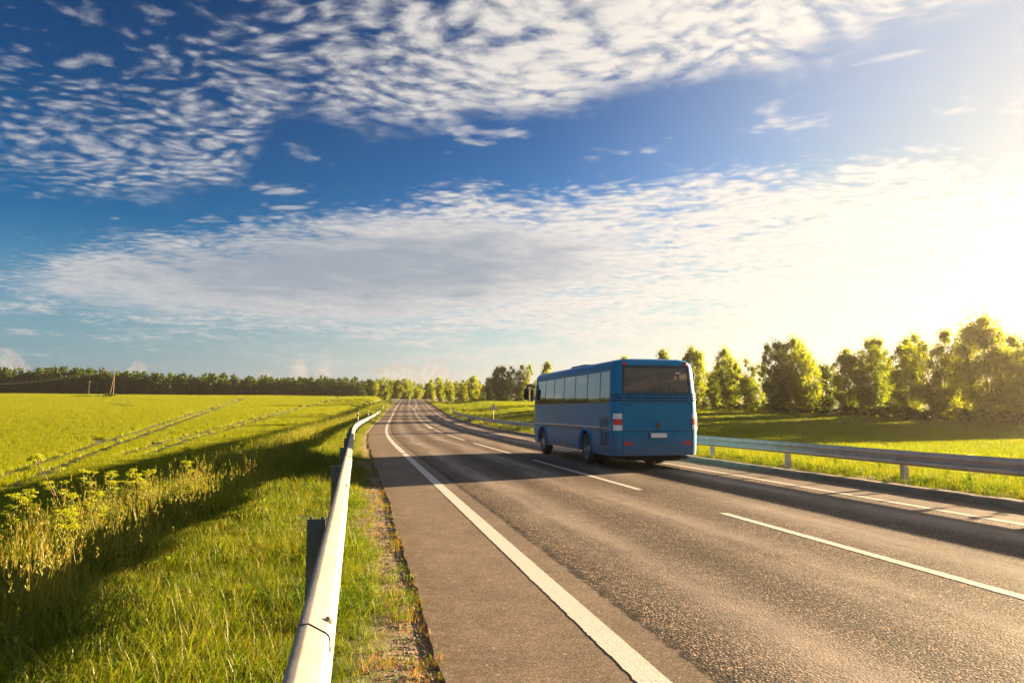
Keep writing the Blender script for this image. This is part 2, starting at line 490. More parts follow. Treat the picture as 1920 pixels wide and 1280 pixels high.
class MB:
    """collects simple shapes into one mesh"""
    def __init__(self):
        self.v, self.f = [], []
    def add(self, vs, fs):
        o = len(self.v)
        self.v += [tuple(p) for p in vs]
        self.f += [tuple(i + o for i in f) for f in fs]
        return self
    def box(self, c, s, rz=0.0, bev=0.0):
        x, y, z = s[0] / 2, s[1] / 2, s[2] / 2
        if bev > 0:
            bm = bmesh.new()
            bmesh.ops.create_cube(bm, size=1.0)
            for v in bm.verts:
                v.co = Vector((v.co.x * s[0], v.co.y * s[1], v.co.z * s[2]))
            bmesh.ops.bevel(bm, geom=bm.edges[:], offset=bev, segments=2, affect='EDGES', profile=0.5)
            bm.verts.index_update()
            vs_ = [v.co.copy() for v in bm.verts]
            fs_ = [[v.index for v in f.verts] for f in bm.faces]
            bm.free()
        else:
            vs_ = [Vector((a, b, d)) for a in (-x, x) for b in (-y, y) for d in (-z, z)]
            fs_ = [(0, 1, 3, 2), (4, 6, 7, 5), (0, 4, 5, 1), (2, 3, 7, 6), (0, 2, 6, 4), (1, 5, 7, 3)]
        mt = Matrix.Translation(c) @ Matrix.Rotation(rz, 4, 'Z')
        return self.add([mt @ p for p in vs_], fs_)
    def tube(self, pts, rad, seg=6, cap=True):
        pts = [Vector(p) for p in pts]
        if not isinstance(rad, (list, tuple)):
            rad = [rad] * len(pts)
        vs_, fs_ = [], []
        for i, p in enumerate(pts):
            d = (pts[min(i + 1, len(pts) - 1)] - pts[max(i - 1, 0)]).normalized()
            a = d.cross(Vector((0.31, 0.17, 0.93)))
            if a.length < 1e-3:
                a = d.cross(Vector((1, 0, 0)))
            a.normalize()
            b = d.cross(a)
            for k in range(seg):
                th = 2 * math.pi * k / seg
                vs_.append(p + (a * math.cos(th) + b * math.sin(th)) * rad[i])
        for i in range(len(pts) - 1):
            for k in range(seg):
                k2 = (k + 1) % seg
                fs_.append((i * seg + k, i * seg + k2, (i + 1) * seg + k2, (i + 1) * seg + k))
        if cap:
            fs_.append(tuple(range(seg))[::-1])
            fs_.append(tuple((len(pts) - 1) * seg + k for k in range(seg)))
        return self.add(vs_, fs_)
    def lathe(self, prof, axis='Z', seg=24, c=(0, 0, 0)):
        """prof: (radius, height) rings; closed where radius 0"""
        vs_, fs_ = [], []
        for r_, h_ in prof:
            for k in range(seg):
                th = 2 * math.pi * k / seg
                p = (r_ * math.cos(th), r_ * math.sin(th), h_)
                if axis == 'Y':
                    p = (p[0], p[2], p[1])
                elif axis == 'X':
                    p = (p[2], p[0], p[1])
                vs_.append((p[0] + c[0], p[1] + c[1], p[2] + c[2]))
        for i in range(len(prof) - 1):
            for k in range(seg):
                k2 = (k + 1) % seg
                fs_.append((i * seg + k, i * seg + k2, (i + 1) * seg + k2, (i + 1) * seg + k))
        return self.add(vs_, fs_)
    def build(self, name, m, parent=None, smooth=False):
        return mesh(name, self.v, self.f, m, parent, smooth)

# ------------------------------------------------------------------ the lie of the land
_Y = np.linspace(-400, 2000, 4801)
_sl = np.interp(_Y, [-400, 30, 45, 58, 85, 125, 185, 300, 330, 420], [-.226, -.226, -.200, -.180, -.163, -.158, -.149, -.146, -.12, .05])
_X = np.concatenate([[0], np.cumsum((_sl[1:] + _sl[:-1]) / 2 * np.diff(_Y))])
_X -= np.interp(0, _Y, _X)
def xref(Y):
    return np.interp(Y, _Y, _X)
def zroad(Y):
    Y = np.asarray(Y, dtype=float)
    a = 1.9e-4 * np.clip(Y - 50, 0, 85) ** 2
    b = np.clip(Y - 135, 0, None) * 0.0305
    z = a + b
    return np.where(z > 6.6, 6.6 + 0.6 * np.tanh((z - 6.6) / 0.9), z)
def sstep(x, a, b):
    t = np.clip((np.asarray(x, dtype=float) - a) / (b - a), 0, 1)
    return t * t * (3 - 2 * t)
_bank_n = [-14, -9.8, -8.6, -7.0, -5.4, -4.2, -3.2, -1.8, -0.7, 0.2, 0.7, 0.95]
_bank_z = [-2.25, -2.25, -2.08, -1.42, -.62, -.10, .10, .12, .04, -.012, -.02, -.12]
_rb_n = [0.95, 10.9, 11.15, 11.5, 12.4, 13.4, 15.5, 19.0, 26.0]
_rb_z = [-.12, -.12, -.06, .075, .06, -.02, -.38, -.55, -.5]
def ground(X, Y):
    X = np.asarray(X, dtype=float); Y = np.asarray(Y, dtype=float)
    n = X - xref(Y)
    zr = zroad(Y)
    near = np.interp(n, _bank_n + _rb_n[1:], _bank_z + _rb_z[1:])
    sp = np.log1p(np.exp(np.clip((Y - 62) / 9, -30, 30))) * 9
    sp = np.where(Y > 300, sp, sp)
    zl = -2.25 + 0.0384 * np.minimum(sp, 268) + 0.010 * np.clip(-n - 20, 0, 150) * sstep(Y, 30, 150)
    zl = zl + 0.18 * np.sin(X * 0.031 + 1.0) * np.cos(Y * 0.027) * sstep(Y, 40, 120)
    zrr = zr + near + 1.0 * sstep(Y, 55, 125) * sstep(n, 14, 30) + 0.10 * np.sin(X * 0.05) * np.cos(Y * 0.04 + 1) * sstep(n, 16, 40)
    left = zr + near
    wl = sstep(-n, 6.5, 12.0)
    z = np.where(n < 0.95, left * (1 - wl) + zl * wl, zrr)
    return z
def gpt(n, Y, dz=0.0):
    X = float(xref(Y) + n)
    return Vector((X, Y, float(ground(X, Y)) + dz))
def rpt(n, Y, dz=0.0):
    """a point on the carriageway"""
    return Vector((float(xref(Y) + n), Y, float(zroad(Y)) + dz))
def hit(px, py):
    """ground point under a sight line (used once, to read the field tracks and plant spots off the photograph)"""
    d = pix_dir(px, py)
    t = np.concatenate([np.arange(1.5, 60, 0.05), np.arange(60, 600, 0.5)])
    below = (EYE + d.z * t) < ground(d.x * t, d.y * t)
    k = int(np.argmax(below)) if below.any() else len(t) - 1
    return Vector((d.x * t[k], d.y * t[k], EYE + d.z * t[k]))
def road_dir(Y):
    s = float(np.interp(Y, _Y, _sl))
    return Vector((s, 1, 0)).normalized()

# ground sheet
ys = np.concatenate([np.arange(-120, -10, 8), np.arange(-10, 62, 0.8), np.arange(62, 200, 3), np.arange(200, 400, 6), [410, 450, 500, 600, 750, 950, 1200, 1500]])
ns = np.concatenate([[-1500, -1100, -800, -600, -480], np.arange(-400, -200, 15), np.arange(-200, -16, 5), np.arange(-16, -8, 1), np.arange(-8, 1.2, 0.35), [2, 4, 6, 8, 10.6, 10.9], np.arange(11.15, 16, 0.35), np.arange(16, 30, 1.2), np.arange(30, 180, 6), [200, 240, 300, 400, 600, 900, 1500]])
gv = []
YY, NN = np.meshgrid(ys, ns, indexing='ij')
XX = xref(YY) + NN
ZZ = ground(XX, YY)
gv = np.stack([XX, YY, ZZ], -1).reshape(-1, 3)
nr, nc = len(ys), len(ns)
gf = [(i * nc + j, i * nc + j + 1, (i + 1) * nc + j + 1, (i + 1) * nc + j) for i in range(nr - 1) for j in range(nc - 1)]
m, t, out = new_mat('ground_soil')
tc = t.n('ShaderNodeTexCoord').outputs['Object']
b = t.n('ShaderNodeBsdfPrincipled')
b.inputs['Roughness'].default_value = 0.95
n1 = t.noise(tc, 1.3, 6.0, 0.65)
n2 = t.noise(tc, 14.0, 5.0, 0.7)
c = t.ramp(n1, [(0.3, (0.045, 0.060, 0.012)), (0.5, (0.075, 0.088, 0.014)), (0.7, (0.10, 0.10, 0.02))])
c = t.mix(t.smooth(n2, 0.5, 0.7), c, (0.075, 0.058, 0.032))
vg = t.n('ShaderNodeAttribute', attribute_name='verge').outputs['Fac']
grit = t.voro(tc, 70.0)[1]
c = t.mix(vg, c, t.mix(0.55, (0.17, 0.115, 0.07), t.mix(1.0, grit, (0.36, 0.28, 0.2), 'MULTIPLY')))
t.link(c, b.inputs['Base Color'])
bn = t.n('ShaderNodeBump')
bn.inputs['Strength'].default_value = 0.8
bn.inputs['Distance'].default_value = 0.08
t.link(n2, bn.inputs['Height'])
t.link(bn.outputs[0], b.inputs['Normal'])
t.link(b.outputs[0], out.inputs[0])
M['soil'] = m
g = mesh('ground', gv, gf, m, smooth=True)
va_ = g.data.attributes.new('verge', 'FLOAT', 'POINT')
va_.data.foreach_set('value', (sstep(NN, -.35, .45) * (NN < 1.2)).astype(np.float32).ravel())
tag(g, 'gently rising grassy ground under the fields and verges', kind='structure')

# ------------------------------------------------------------------ road
LINE_L, CENTRE, LINE_R = 1.855, 5.95, 9.72
EDGE_L, EDGE_R = 0.62, 11.22
m, t, out = new_mat('asphalt')
uvn = t.n('ShaderNodeUVMap', uv_map='road')
sp_ = t.n('ShaderNodeSeparateXYZ')
t.link(uvn.outputs[0], sp_.inputs[0])
u, v = sp_.outputs[0], sp_.outputs[1]
tc = t.n('ShaderNodeTexCoord').outputs['Object']
b = t.n('ShaderNodeBsdfPrincipled')
wob = t.math('MULTIPLY', t.math('SUBTRACT', t.noise(tc, 7.0, 5.0, 0.65), 0.5), 0.16)
uw = t.math('ADD', u, wob)
lane = t.math('MULTIPLY', t.smooth(uw, 2.22, 2.27), t.smooth(uw, 9.62, 9.57))       # coarse surface dressing of the lanes
agg, aggc = t.voro(tc, 58.0)
agg2, agg2c = t.voro(tc, 130.0)
sepc = t.n('ShaderNodeSeparateColor')
t.link(aggc, sepc.inputs[0])
stone = t.ramp(sepc.outputs[0], [(0.0, (0.022, 0.017, 0.014)), (0.45, (0.070, 0.055, 0.044)), (0.8, (0.155, 0.120, 0.092)), (1.0, (0.34, 0.25, 0.18))])
stone = t.mix(t.smooth(agg, 0.30, 0.62), stone, (0.012, 0.010, 0.009))
sep2 = t.n('ShaderNodeSeparateColor')
t.link(agg2c, sep2.inputs[0])
fine_c = t.ramp(sep2.outputs[0], [(0.0, (0.042, 0.033, 0.026)), (0.6, (0.080, 0.064, 0.051)), (1.0, (0.15, 0.12, 0.095))])
# polished wheel tracks
def track(cn, wd):
    d = t.math('DIVIDE', t.math('SUBTRACT', t.math('ADD', u, t.math('MULTIPLY', t.math('SUBTRACT', t.noise(tc, 0.35, 3.0, 0.5), 0.5), 0.5)), cn), wd)
    return t.math('POWER', 2.718, t.math('MULTIPLY', t.math('MULTIPLY', d, d), -1.0))
tr = track(3.15, 0.42)
for cn in (4.85, 6.95, 8.65):
    tr = t.math('ADD', tr, track(cn, 0.42))
tr = t.math('MULTIPLY', tr, t.math('MULTIPLY', lane, t.smooth(t.noise(t.scale(uvn.outputs[0], (1.6, 0.16, 0)), 1.0, 5.0, 0.6), 0.20, 0.72)))
worn = t.mix(0.7, stone, (0.19, 0.163, 0.140))
lane_c = t.mix(t.math('MINIMUM', tr, 1.0), stone, worn)
col = t.mix(lane, fine_c, lane_c)
big = t.noise(tc, 0.45, 5.0, 0.6)
col = t.mix(1.0, col, t.ramp(big, [(0.3, (1.50, 1.47, 1.46)), (0.7, (2.15, 2.08, 2.02))]), 'MULTIPLY')
mot = t.noise(tc, 3.1, 6.0, 0.7)
col = t.mix(1.0, col, t.ramp(mot, [(0.3, (0.80, 0.79, 0.78)), (0.5, (1.0, 1.0, 1.0)), (0.72, (1.18, 1.16, 1.13))]), 'MULTIPLY')
spk = t.math('MULTIPLY', t.smooth(sepc.outputs[1], 0.995, 0.998), 0.6)
col = t.mix(spk, col, (0.42, 0.38, 0.32))
oil = t.math('MULTIPLY', t.math('ADD', track(4.0, 0.35), track(7.8, 0.35)), t.smooth(t.noise(t.scale(uvn.outputs[0], (2.2, 0.2, 0)), 1.0, 5.0, 0.65), 0.42, 0.70, 0.0, 0.45))
col = t.mix(t.math('MULTIPLY', oil, lane), col, (0.022, 0.018, 0.016))
# tar sealing along the seam between lane and shoulder, dirt near the grass edge
seam = t.math('MULTIPLY', t.smooth(uw, 2.20, 2.24), t.smooth(uw, 2.38, 2.30))
seam = t.math('MULTIPLY', seam, t.smooth(t.noise(tc, 5.0, 4.0, 0.7), 0.42, 0.55))
col = t.mix(t.math('MULTIPLY', seam, 0.75), col, (0.012, 0.010, 0.009))
dirt = t.math('MAXIMUM', t.smooth(uw, 0.95, 0.66), t.smooth(uw, 10.7, 11.2))
col = t.mix(t.math('MULTIPLY', dirt, t.smooth(t.noise(tc, 9.0, 5.0, 0.7), 0.42, 0.62, 0.0, 0.75)), col, (0.10, 0.072, 0.045))
# transverse and wandering cracks
ck = t.n('ShaderNodeTexVoronoi', feature='DISTANCE_TO_EDGE')
t.link(t.scale(tc, (1, 1, 0)), ck.inputs['Vector'])
ck.inputs['Scale'].default_value = 0.11
wv = t.n('ShaderNodeVectorMath', operation='MULTIPLY_ADD')
nz = t.n('ShaderNodeTexNoise'); t.link(tc, nz.inputs['Vector']); nz.inputs['Scale'].default_value = 1.2; nz.inputs['Detail'].default_value = 5
t.link(nz.outputs['Color'], wv.inputs[0]); wv.inputs[1].default_value = (1.6, 1.6, 0); t.link(t.scale(tc, (1, 1, 0)), wv.inputs[2])
t.link(wv.outputs[0], ck.inputs['Vector'])
crack = t.math('MULTIPLY', t.smooth(ck.outputs[0], 0.0012, 0.0005), t.math('MULTIPLY', lane, t.smooth(t.noise(tc, 0.3, 2.0, 0.5), 0.52, 0.60)))
col = t.mix(t.math('MULTIPLY', crack, 0.8), col, (0.015, 0.013, 0.011))
t.link(col, b.inputs['Base Color'])
rgh = t.math('SUBTRACT', 0.80, t.math('MULTIPLY', tr, 0.22))
t.link(rgh, b.inputs['Roughness'])
b.inputs['Specular IOR Level'].default_value = 0.12
hgt = t.math('ADD', t.math('MULTIPLY', t.math('SUBTRACT', 1.0, agg), t.math('MULTIPLY_ADD', lane, 0.8, 0.15)), t.math('MULTIPLY', agg2, -0.2))
hgt = t.math('SUBTRACT', hgt, t.math('MULTIPLY', crack, 2.0))
bn = t.n('ShaderNodeBump')
t.link(t.math('MULTIPLY_ADD', tr, -0.35, 0.85), bn.inputs['Strength'])
bn.inputs['Distance'].default_value = 0.0055
t.link(hgt, bn.inputs['Height'])
t.link(bn.outputs[0], b.inputs['Normal'])
t.link(b.outputs[0], out.inputs[0])
M['asphalt'] = m

ry = np.concatenate([np.arange(-60, -4, 4), np.arange(-4, 34, 0.12), np.arange(34, 80, 0.5), np.arange(80, 345, 2.0), [352, 360, 380, 410]])
rv, rf, ruv = [], [], []
cols = 13
ew = 0.0
def edge_r(Y):
    return EDGE_R + 3.4 * float(sstep(Y, 165, 215))
for Y in ry:
    ew = 0.85 * ew + 0.006 * rng.normal()
    el_ = EDGE_L - 0.02 + 0.03 * math.sin(Y * 0.83) * math.sin(Y * 0.37) + ew + 0.008 * rng.normal()
    for k in range(cols):
        n = el_ + (edge_r(Y) - el_) * k / (cols - 1)
        p = rpt(n, Y)
        rv.append(p); ruv.append((n, Y))
for i in range(len(ry) - 1):
    for k in range(cols - 1):
        a = i * cols + k
        rf.append((a, a + 1, a + cols + 1, a + cols))
# broken lip at the grass edge (the sheet's thickness)
o0 = len(rv)
for i, Y in enumerate(ry):
    p = rv[i * cols]
    rv.append(Vector((p.x - 0.035, p.y, p.z - 0.10))); ruv.append((ruv[i * cols][0] - 0.05, Y))
for i in range(len(ry) - 1):
    rf.append((o0 + i, i * cols, (i + 1) * cols, o0 + i + 1))
road = mesh('road', rv, rf, M['asphalt'])
uvl = road.data.uv_layers.new(name='road')
li = np.zeros(len(road.data.loops), dtype=np.int32)
road.data.loops.foreach_get('vertex_index', li)
uvl.data.foreach_set('uv', np.array(ruv, dtype=np.float32)[li].ravel())
tag(road, 'two lane asphalt road with paved shoulders curving to the right', kind='structure')

# painted markings: sheets 4 mm above the road, worn at the edges
m, t, out = new_mat('road_paint')
tc = t.n('ShaderNodeTexCoord').outputs['Object']
b = t.n('ShaderNodeBsdfPrincipled')
pn = t.noise(tc, 4.0, 6.0, 0.7)
pf = t.noise(tc, 55.0, 4.0, 0.7)
col = t.ramp(pn, [(0.3, (0.46, 0.43, 0.39)), (0.7, (0.62, 0.585, 0.54))])
agg, _ = t.voro(tc, 75.0)
chip = t.math('MULTIPLY', t.smooth(pf, 0.52, 0.62), t.smooth(pn, 0.40, 0.60))
col = t.mix(t.math('MULTIPLY', chip, 0.75), col, (0.10, 0.085, 0.07))
col = t.mix(t.math('MULTIPLY', t.smooth(agg, 0.42, 0.7), 0.35), col, (0.20, 0.18, 0.15))
t.link(col, b.inputs['Base Color'])
b.inputs['Roughness'].default_value = 0.65
bn = t.n('ShaderNodeBump'); bn.inputs['Strength'].default_value = 0.35; bn.inputs['Distance'].default_value = 0.004
t.link(agg, bn.inputs['Height']); t.link(bn.outputs[0], b.inputs['Normal'])
t.link(b.outputs[0], out.inputs[0])
M['paintline'] = m

def strip(name, fn, wd, y0, y1, parent=None, ragged=0.0, dz=0.004):
    """a painted stripe following n = fn(Y)"""
    st_ = 0.04 if (ragged > 0 and y1 < 45) else 0.5
    Ys = [y0]
    while Ys[-1] < y1 - 1e-6:
        s = st_ if Ys[-1] < 20 else (0.25 if Ys[-1] < 60 else 2.0)
        Ys.append(min(y1, Ys[-1] + s))
    v_, f_ = [], []
    for i, Y in enumerate(Ys):
        c0 = fn(Y)
        jl = -abs(rng.normal()) * ragged if (rng.random() < 0.6) else 0
        jr = rng.normal() * ragged * 0.18
        v_.append(rpt(c0 - wd / 2 - jl * -1, Y, dz)); v_.append(rpt(c0 + wd / 2 + jr, Y, dz))
    for i in range(len(Ys) - 1):
        f_.append((2 * i, 2 * i + 1, 2 * i + 3, 2 * i + 2))
    o = mesh(name, v_, f_, M['paintline'], parent)
    return o

lm = empty('road_markings', rpt(CENTRE, 0))
tag(lm, 'white edge lines and dashed centre line painted on the asphalt', kind='structure')
strip('edge_line', lambda Y: LINE_L, 0.205, -3, 26.6, lm, ragged=0.008)
strip('edge_line', lambda Y: LINE_L, 0.215, 27.0, 335, lm)
strip('edge_line', lambda Y: LINE_R, 0.15, -6, 150, lm, ragged=0.004)
strip('edge_line', lambda Y: LINE_R + 0.15 * float(sstep(Y, 160, 220)), 0.16, 152, 335, lm)
strip('edge_line', lambda Y: LINE_R + 0.15 + 3.2 * float(sstep(Y, 165, 215)), 0.16, 175, 335, lm)
k = -1
while True:
    y0 = 14.5 + 11.85 * k
    if y0 > 62: break
    strip('lane_dash', lambda Y: CENTRE, 0.145, y0, y0 + 8.6, lm, ragged=0.005)
    k += 1
strip('centre_line', lambda Y: CENTRE + 0.13, 0.13, 62, 142, lm)
for y0 in np.arange(62, 140, 7.0):
    strip('lane_dash', lambda Y: CENTRE - 0.13, 0.12, y0, y0 + 4.5, lm)
strip('island_line', lambda Y: CENTRE - 0.05 - 1.1 * float(sstep(Y, 142, 215)), 0.16, 142, 330, lm)
strip('island_line', lambda Y: CENTRE + 0.15 + 1.25 * float(sstep(Y, 142, 215)), 0.16, 142, 330, lm)
for y0 in np.arange(160, 325, 12.0):
    wdt = 2.3 * float(sstep(y0, 142, 215))
    v0 = [rpt(CENTRE - 0.05 - wdt * .45, y0, .006), rpt(CENTRE - 0.05 - wdt * .45, y0 + 1.0, .006), rpt(CENTRE + .15 + wdt * .5, y0 + 4.2, .006), rpt(CENTRE + .15 + wdt * .5, y0 + 3.2, .006)]
    mesh('hatch_stripe', v0, [(0, 3, 2, 1)], M['paintline'], lm)
for o in lm.children:
    o.location = -lm.location

# kerb on the far side of the carriageway
kv, kf = [], []
kys = np.concatenate([np.arange(-8, 34, 0.5), np.arange(34, 114, 1.5)])
for Y in kys:
    jz = 0.006 * rng.normal()
    prof = [(11.14, -0.06), (11.16, 0.085 + jz), (11.20, 0.118 + jz), (11.36, 0.125 + jz), (11.42, 0.10), (11.43, -0.02)]
    for n, z in prof:
        kv.append(rpt(n + 0.006 * rng.normal(), Y, z))
for i in range(len(kys) - 1):
    for k in range(5):
        a = i * 6 + k
        kf.append((a, a + 6, a + 7, a + 1))
kf.append(tuple(range(6))); kf.append(tuple((len(kys) - 1) * 6 + k for k in range(6))[::-1])
kb = mesh('kerb', kv, kf, M['concrete'], smooth=False)
tag(kb, 'low brown concrete kerb along the right edge of the road', kind='structure')

# ------------------------------------------------------------------ guard rails
def wprofile(side, top):
    """W-beam section, bulging towards +n when side=+1; returns (offset, z)"""
    p = [(0.000, 0.000), (0.018, 0.004), (0.030, -0.010), (0.080, -0.052), (0.083, -0.082), (0.078, -0.100), (0.012, -0.138), (0.004, -0.156), (0.012, -0.174), (0.078, -0.212), (0.083, -0.232), (0.080, -0.262), (0.030, -0.304), (0.014, -0.312), (0.0, -0.306)]
    return [(side * a, top + z) for a, z in p]
def guard_rail(label, n_c, side, top, y0, y1, spacing, beam_len, mat_beam, mat_post, round_top=False):
    root = empty('guard_rail', gpt(n_c, y0))
    tag(root, label, 'guard rail', 'roadside guard rails')
    prof = wprofile(side, top)
    if round_top:      # box-like rounded beam seen from above
        prof = [(-0.046, top - 0.31), (-0.052, top - 0.28), (-0.052, top - 0.016), (-0.046, top - 0.005), (-0.016, top), (-0.008, top - 0.001), (0.066, top - 0.034), (0.078, top - 0.046), (0.082, top - 0.062), (0.082, top - 0.095), (0.076, top - 0.108), (0.020, top - 0.145), (0.016, top - 0.165), (0.024, top - 0.185), (0.078, top - 0.222), (0.084, top - 0.245), (0.070, top - 0.275), (0.0, top - 0.31)]
        prof = [(side * a * 0.88, z) for a, z in prof]
    org = root.location.copy()
    Y = y0
    k = 0
    while Y < y1 - 0.5:
        ye = min(Y + beam_len, y1)
        nseg = max(2, int((ye - Y) / 0.7))
        v_, f_ = [], []
        np_ = len(prof)
        off = 0.004 if k % 2 else 0.0
        for i in range(nseg + 1):
            yy = Y - 0.12 + (ye + 0.12 - Y) * i / nseg
            for a, z in prof:
                v_.append(rpt(n_c + a + off * side, yy, z + off) - org)
        for i in range(nseg):
            for j in range(np_ - 1):
                a = i * np_ + j
                f_.append((a, a + 1, a + np_ + 1, a + np_) if side > 0 else (a, a + np_, a + np_ + 1, a + 1))
        # thickness: inner skin
        q = len(v_)
        for i in range(nseg + 1):
            yy = Y - 0.12 + (ye + 0.12 - Y) * i / nseg
            for a, z in prof:
                v_.append(rpt(n_c + a - 0.004 * side + off * side, yy, z + off - 0.001) - org)
        for i in range(nseg):
            for j in range(np_ - 1):
                a = q + i * np_ + j
                f_.append((a, a + np_, a + np_ + 1, a + 1))
        bm_ = mesh('beam', v_, f_, mat_beam, root, smooth=True)
        bm_.data.set_sharp_from_angle(angle=R(21))
        # lap bolts
        if Y < 60:
            for (a, z) in ((0.052 * side, -0.028), (0.052 * side, -0.130)):
                mb = MB().lathe([(0.0, 0.014), (0.012, 0.012), (0.017, 0.004), (0.017, -0.01)], 'Z', 8)
                o = mb.build('bolt', M['bolt'], bm_)
                o.location = rpt(n_c + a + 0.012 * side, Y + 0.02, top + z) - org
                o.rotation_euler = (0, R(40) * side, 0)
        Y = ye
        k += 1
    # posts: C-channels behind the beam
    w_, d_, th = 0.062, 0.055, 0.008
    sec = [(-w_, -d_), (w_, -d_), (w_, d_), (w_ - 0.03, d_), (w_ - 0.03, d_ - th), (w_ - th, d_ - th), (w_ - th, -d_ + th), (-w_ + th, -d_ + th), (-w_ + th, d_ - th), (-w_ + 0.03, d_ - th), (-w_ + 0.03, d_), (-w_, d_)]
    L = len(sec)
    pv = [(a, b_, -0.30) for a, b_ in sec] + [(a, b_, top) for a, b_ in sec]
    pf = [tuple(range(L))[::-1], tuple(range(L, 2 * L))] + [(i, (i + 1) % L, L + (i + 1) % L, L + i) for i in range(L)]
    pm = None
    yy = y0 + spacing * 0.5
    while yy < y1:
        p = rpt(n_c - side * 0.072 - (0.055 * side if round_top else 0), yy)
        if pm is None:
            o = mesh('post', pv, pf, mat_post, root)
            pm = o.data
        else:
            o = link('post', pm, root)
        o.location = p - org
        d = road_dir(yy)
        o.rotation_euler = (0, 0, math.atan2(d.y, d.x) - math.pi / 2 + (math.pi / 2 if side < 0 else -math.pi / 2) * 0)
        yy += spacing
    return root
RAIL_TOP = 0.86
guard_rail('long pale steel guard rail running from the near left verge into the distance', -0.155, 1, RAIL_TOP, -2.05, 113, 4.8, 4.8, M['galv_pale'], M['post_dark'], round_top=True)
guard_rail('grey W-beam guard rail on steel posts along the right verge behind the kerb', 11.92, -1, 0.78, -3.1, 113.5, 4.05, 4.05, M['galv'], M['galv'])

# ------------------------------------------------------------------ bus
# local frame: +x forward from the rear face, +y to the left, z up
BL, BW, RR, RF = 9.05, 2.60, 0.27, 0.42
HW = BW / 2
def inset(z):
    return float(np.interp(z, [0.3, 0.6, 1.1, 1.9, 2.8, 2.93, 3.01, 3.07, 3.10, 3.125], [0.035, 0.012, 0.0, 0.008, 0.075, 0.10, 0.15, 0.24, 0.38, 0.62]))
T1 = HW - RR
T2 = T1 + RR * math.pi / 2
T3 = T2 + (BL - RR - RF)
T4 = T3 + RF * math.pi / 2
T5 = T4 + HW - RF
def outline(tt):
    """arc length from the middle of the rear face; positive = left side. returns x, y, nx, ny"""
    s = 1 if tt >= 0 else -1
    a = abs(tt)
    if a <= T1:
        r = (0, a, -1, 0)
    elif a <= T2:
        th = (a - T1) / RR
        r = (RR - RR * math.cos(th), T1 + RR * math.sin(th), -math.cos(th), math.sin(th))
    elif a <= T3:
        r = (RR + a - T2, HW, 0, 1)
    elif a <= T4:
        th = (a - T3) / RF
        r = (BL - RF + RF * math.sin(th), HW - RF + RF * math.cos(th), math.sin(th), math.cos(th))
    else:
        r = (BL, HW - RF - (a - T4), 1, 0)
    return r[0], s * r[1], r[2], s * r[3]
def side_t(x):
    return T2 + x - RR
def bulge(y):
    return 0.035 * (1 - (y / HW) ** 2)
def surf(tt, z, off=0.0):
    x, y, nx, ny = outline(tt)
    x += nx * off; y += ny * off
    d = inset(z)
    kx, ky = (BL - 1.5 * d) / BL, (BW - 2 * d) / BW
    x = BL / 2 + (x - BL / 2) * kx
    # rear face slightly crowned
    if nx < -0.3:
        x -= bulge(y) * (-nx)
    return Vector((x, y * ky, z))
def trange(t0, t1, step=0.25):
    pts = {t0, t1}
    br = [-T5, -T4, -T3, -T2, -T1, 0, T1, T2, T3, T4, T5]
    for q in br:
        if t0 < q < t1: pts.add(q)
    for s in (-1, 1):
        for a0, a1 in ((T1, T2), (T3, T4)):
            for k in range(1, 8):
                q = s * (a0 + (a1 - a0) * k / 8)
                if t0 < q < t1: pts.add(q)
        for k in range(-4, 5):
            q = T1 * k / 4
            if t0 < q < t1: pts.add(q)
    return sorted(pts)
def patch(t0, t1, z0, z1, off=0.0, th=0.0, zs=None):
    ts = trange(t0, t1)
    zz = [z0] + [q for q in (zs or [0.45, 0.6, 0.85, 1.1, 1.5, 1.9, 2.3, 2.8, 2.87, 2.93, 2.97, 3.01, 3.04, 3.07, 3.1, 3.125]) if z0 + 1e-4 < q < z1 - 1e-4] + [z1]
    v_ = [surf(a, z, off) for z in zz for a in ts]
    nt = len(ts)
    f_ = [(j * nt + i, j * nt + i + 1, (j + 1) * nt + i + 1, (j + 1) * nt + i)[::-1] for j in range(len(zz) - 1) for i in range(nt - 1)]
    if th > 0:
        q = len(v_)
        v_ += [surf(a, z, off - th) for z in zz for a in ts]
        f_ += [tuple(q + k for k in f)[::-1] for f in f_]
        rim = [i for i in range(nt)] + [j * nt + nt - 1 for j in range(1, len(zz))] + [(len(zz) - 1) * nt + i for i in range(nt - 2, -1, -1)] + [j * nt for j in range(len(zz) - 2, 0, -1)]
        for a, b_ in zip(rim, rim[1:] + rim[:1]):
            f_.append((a, b_, q + b_, q + a))
    return v_, f_

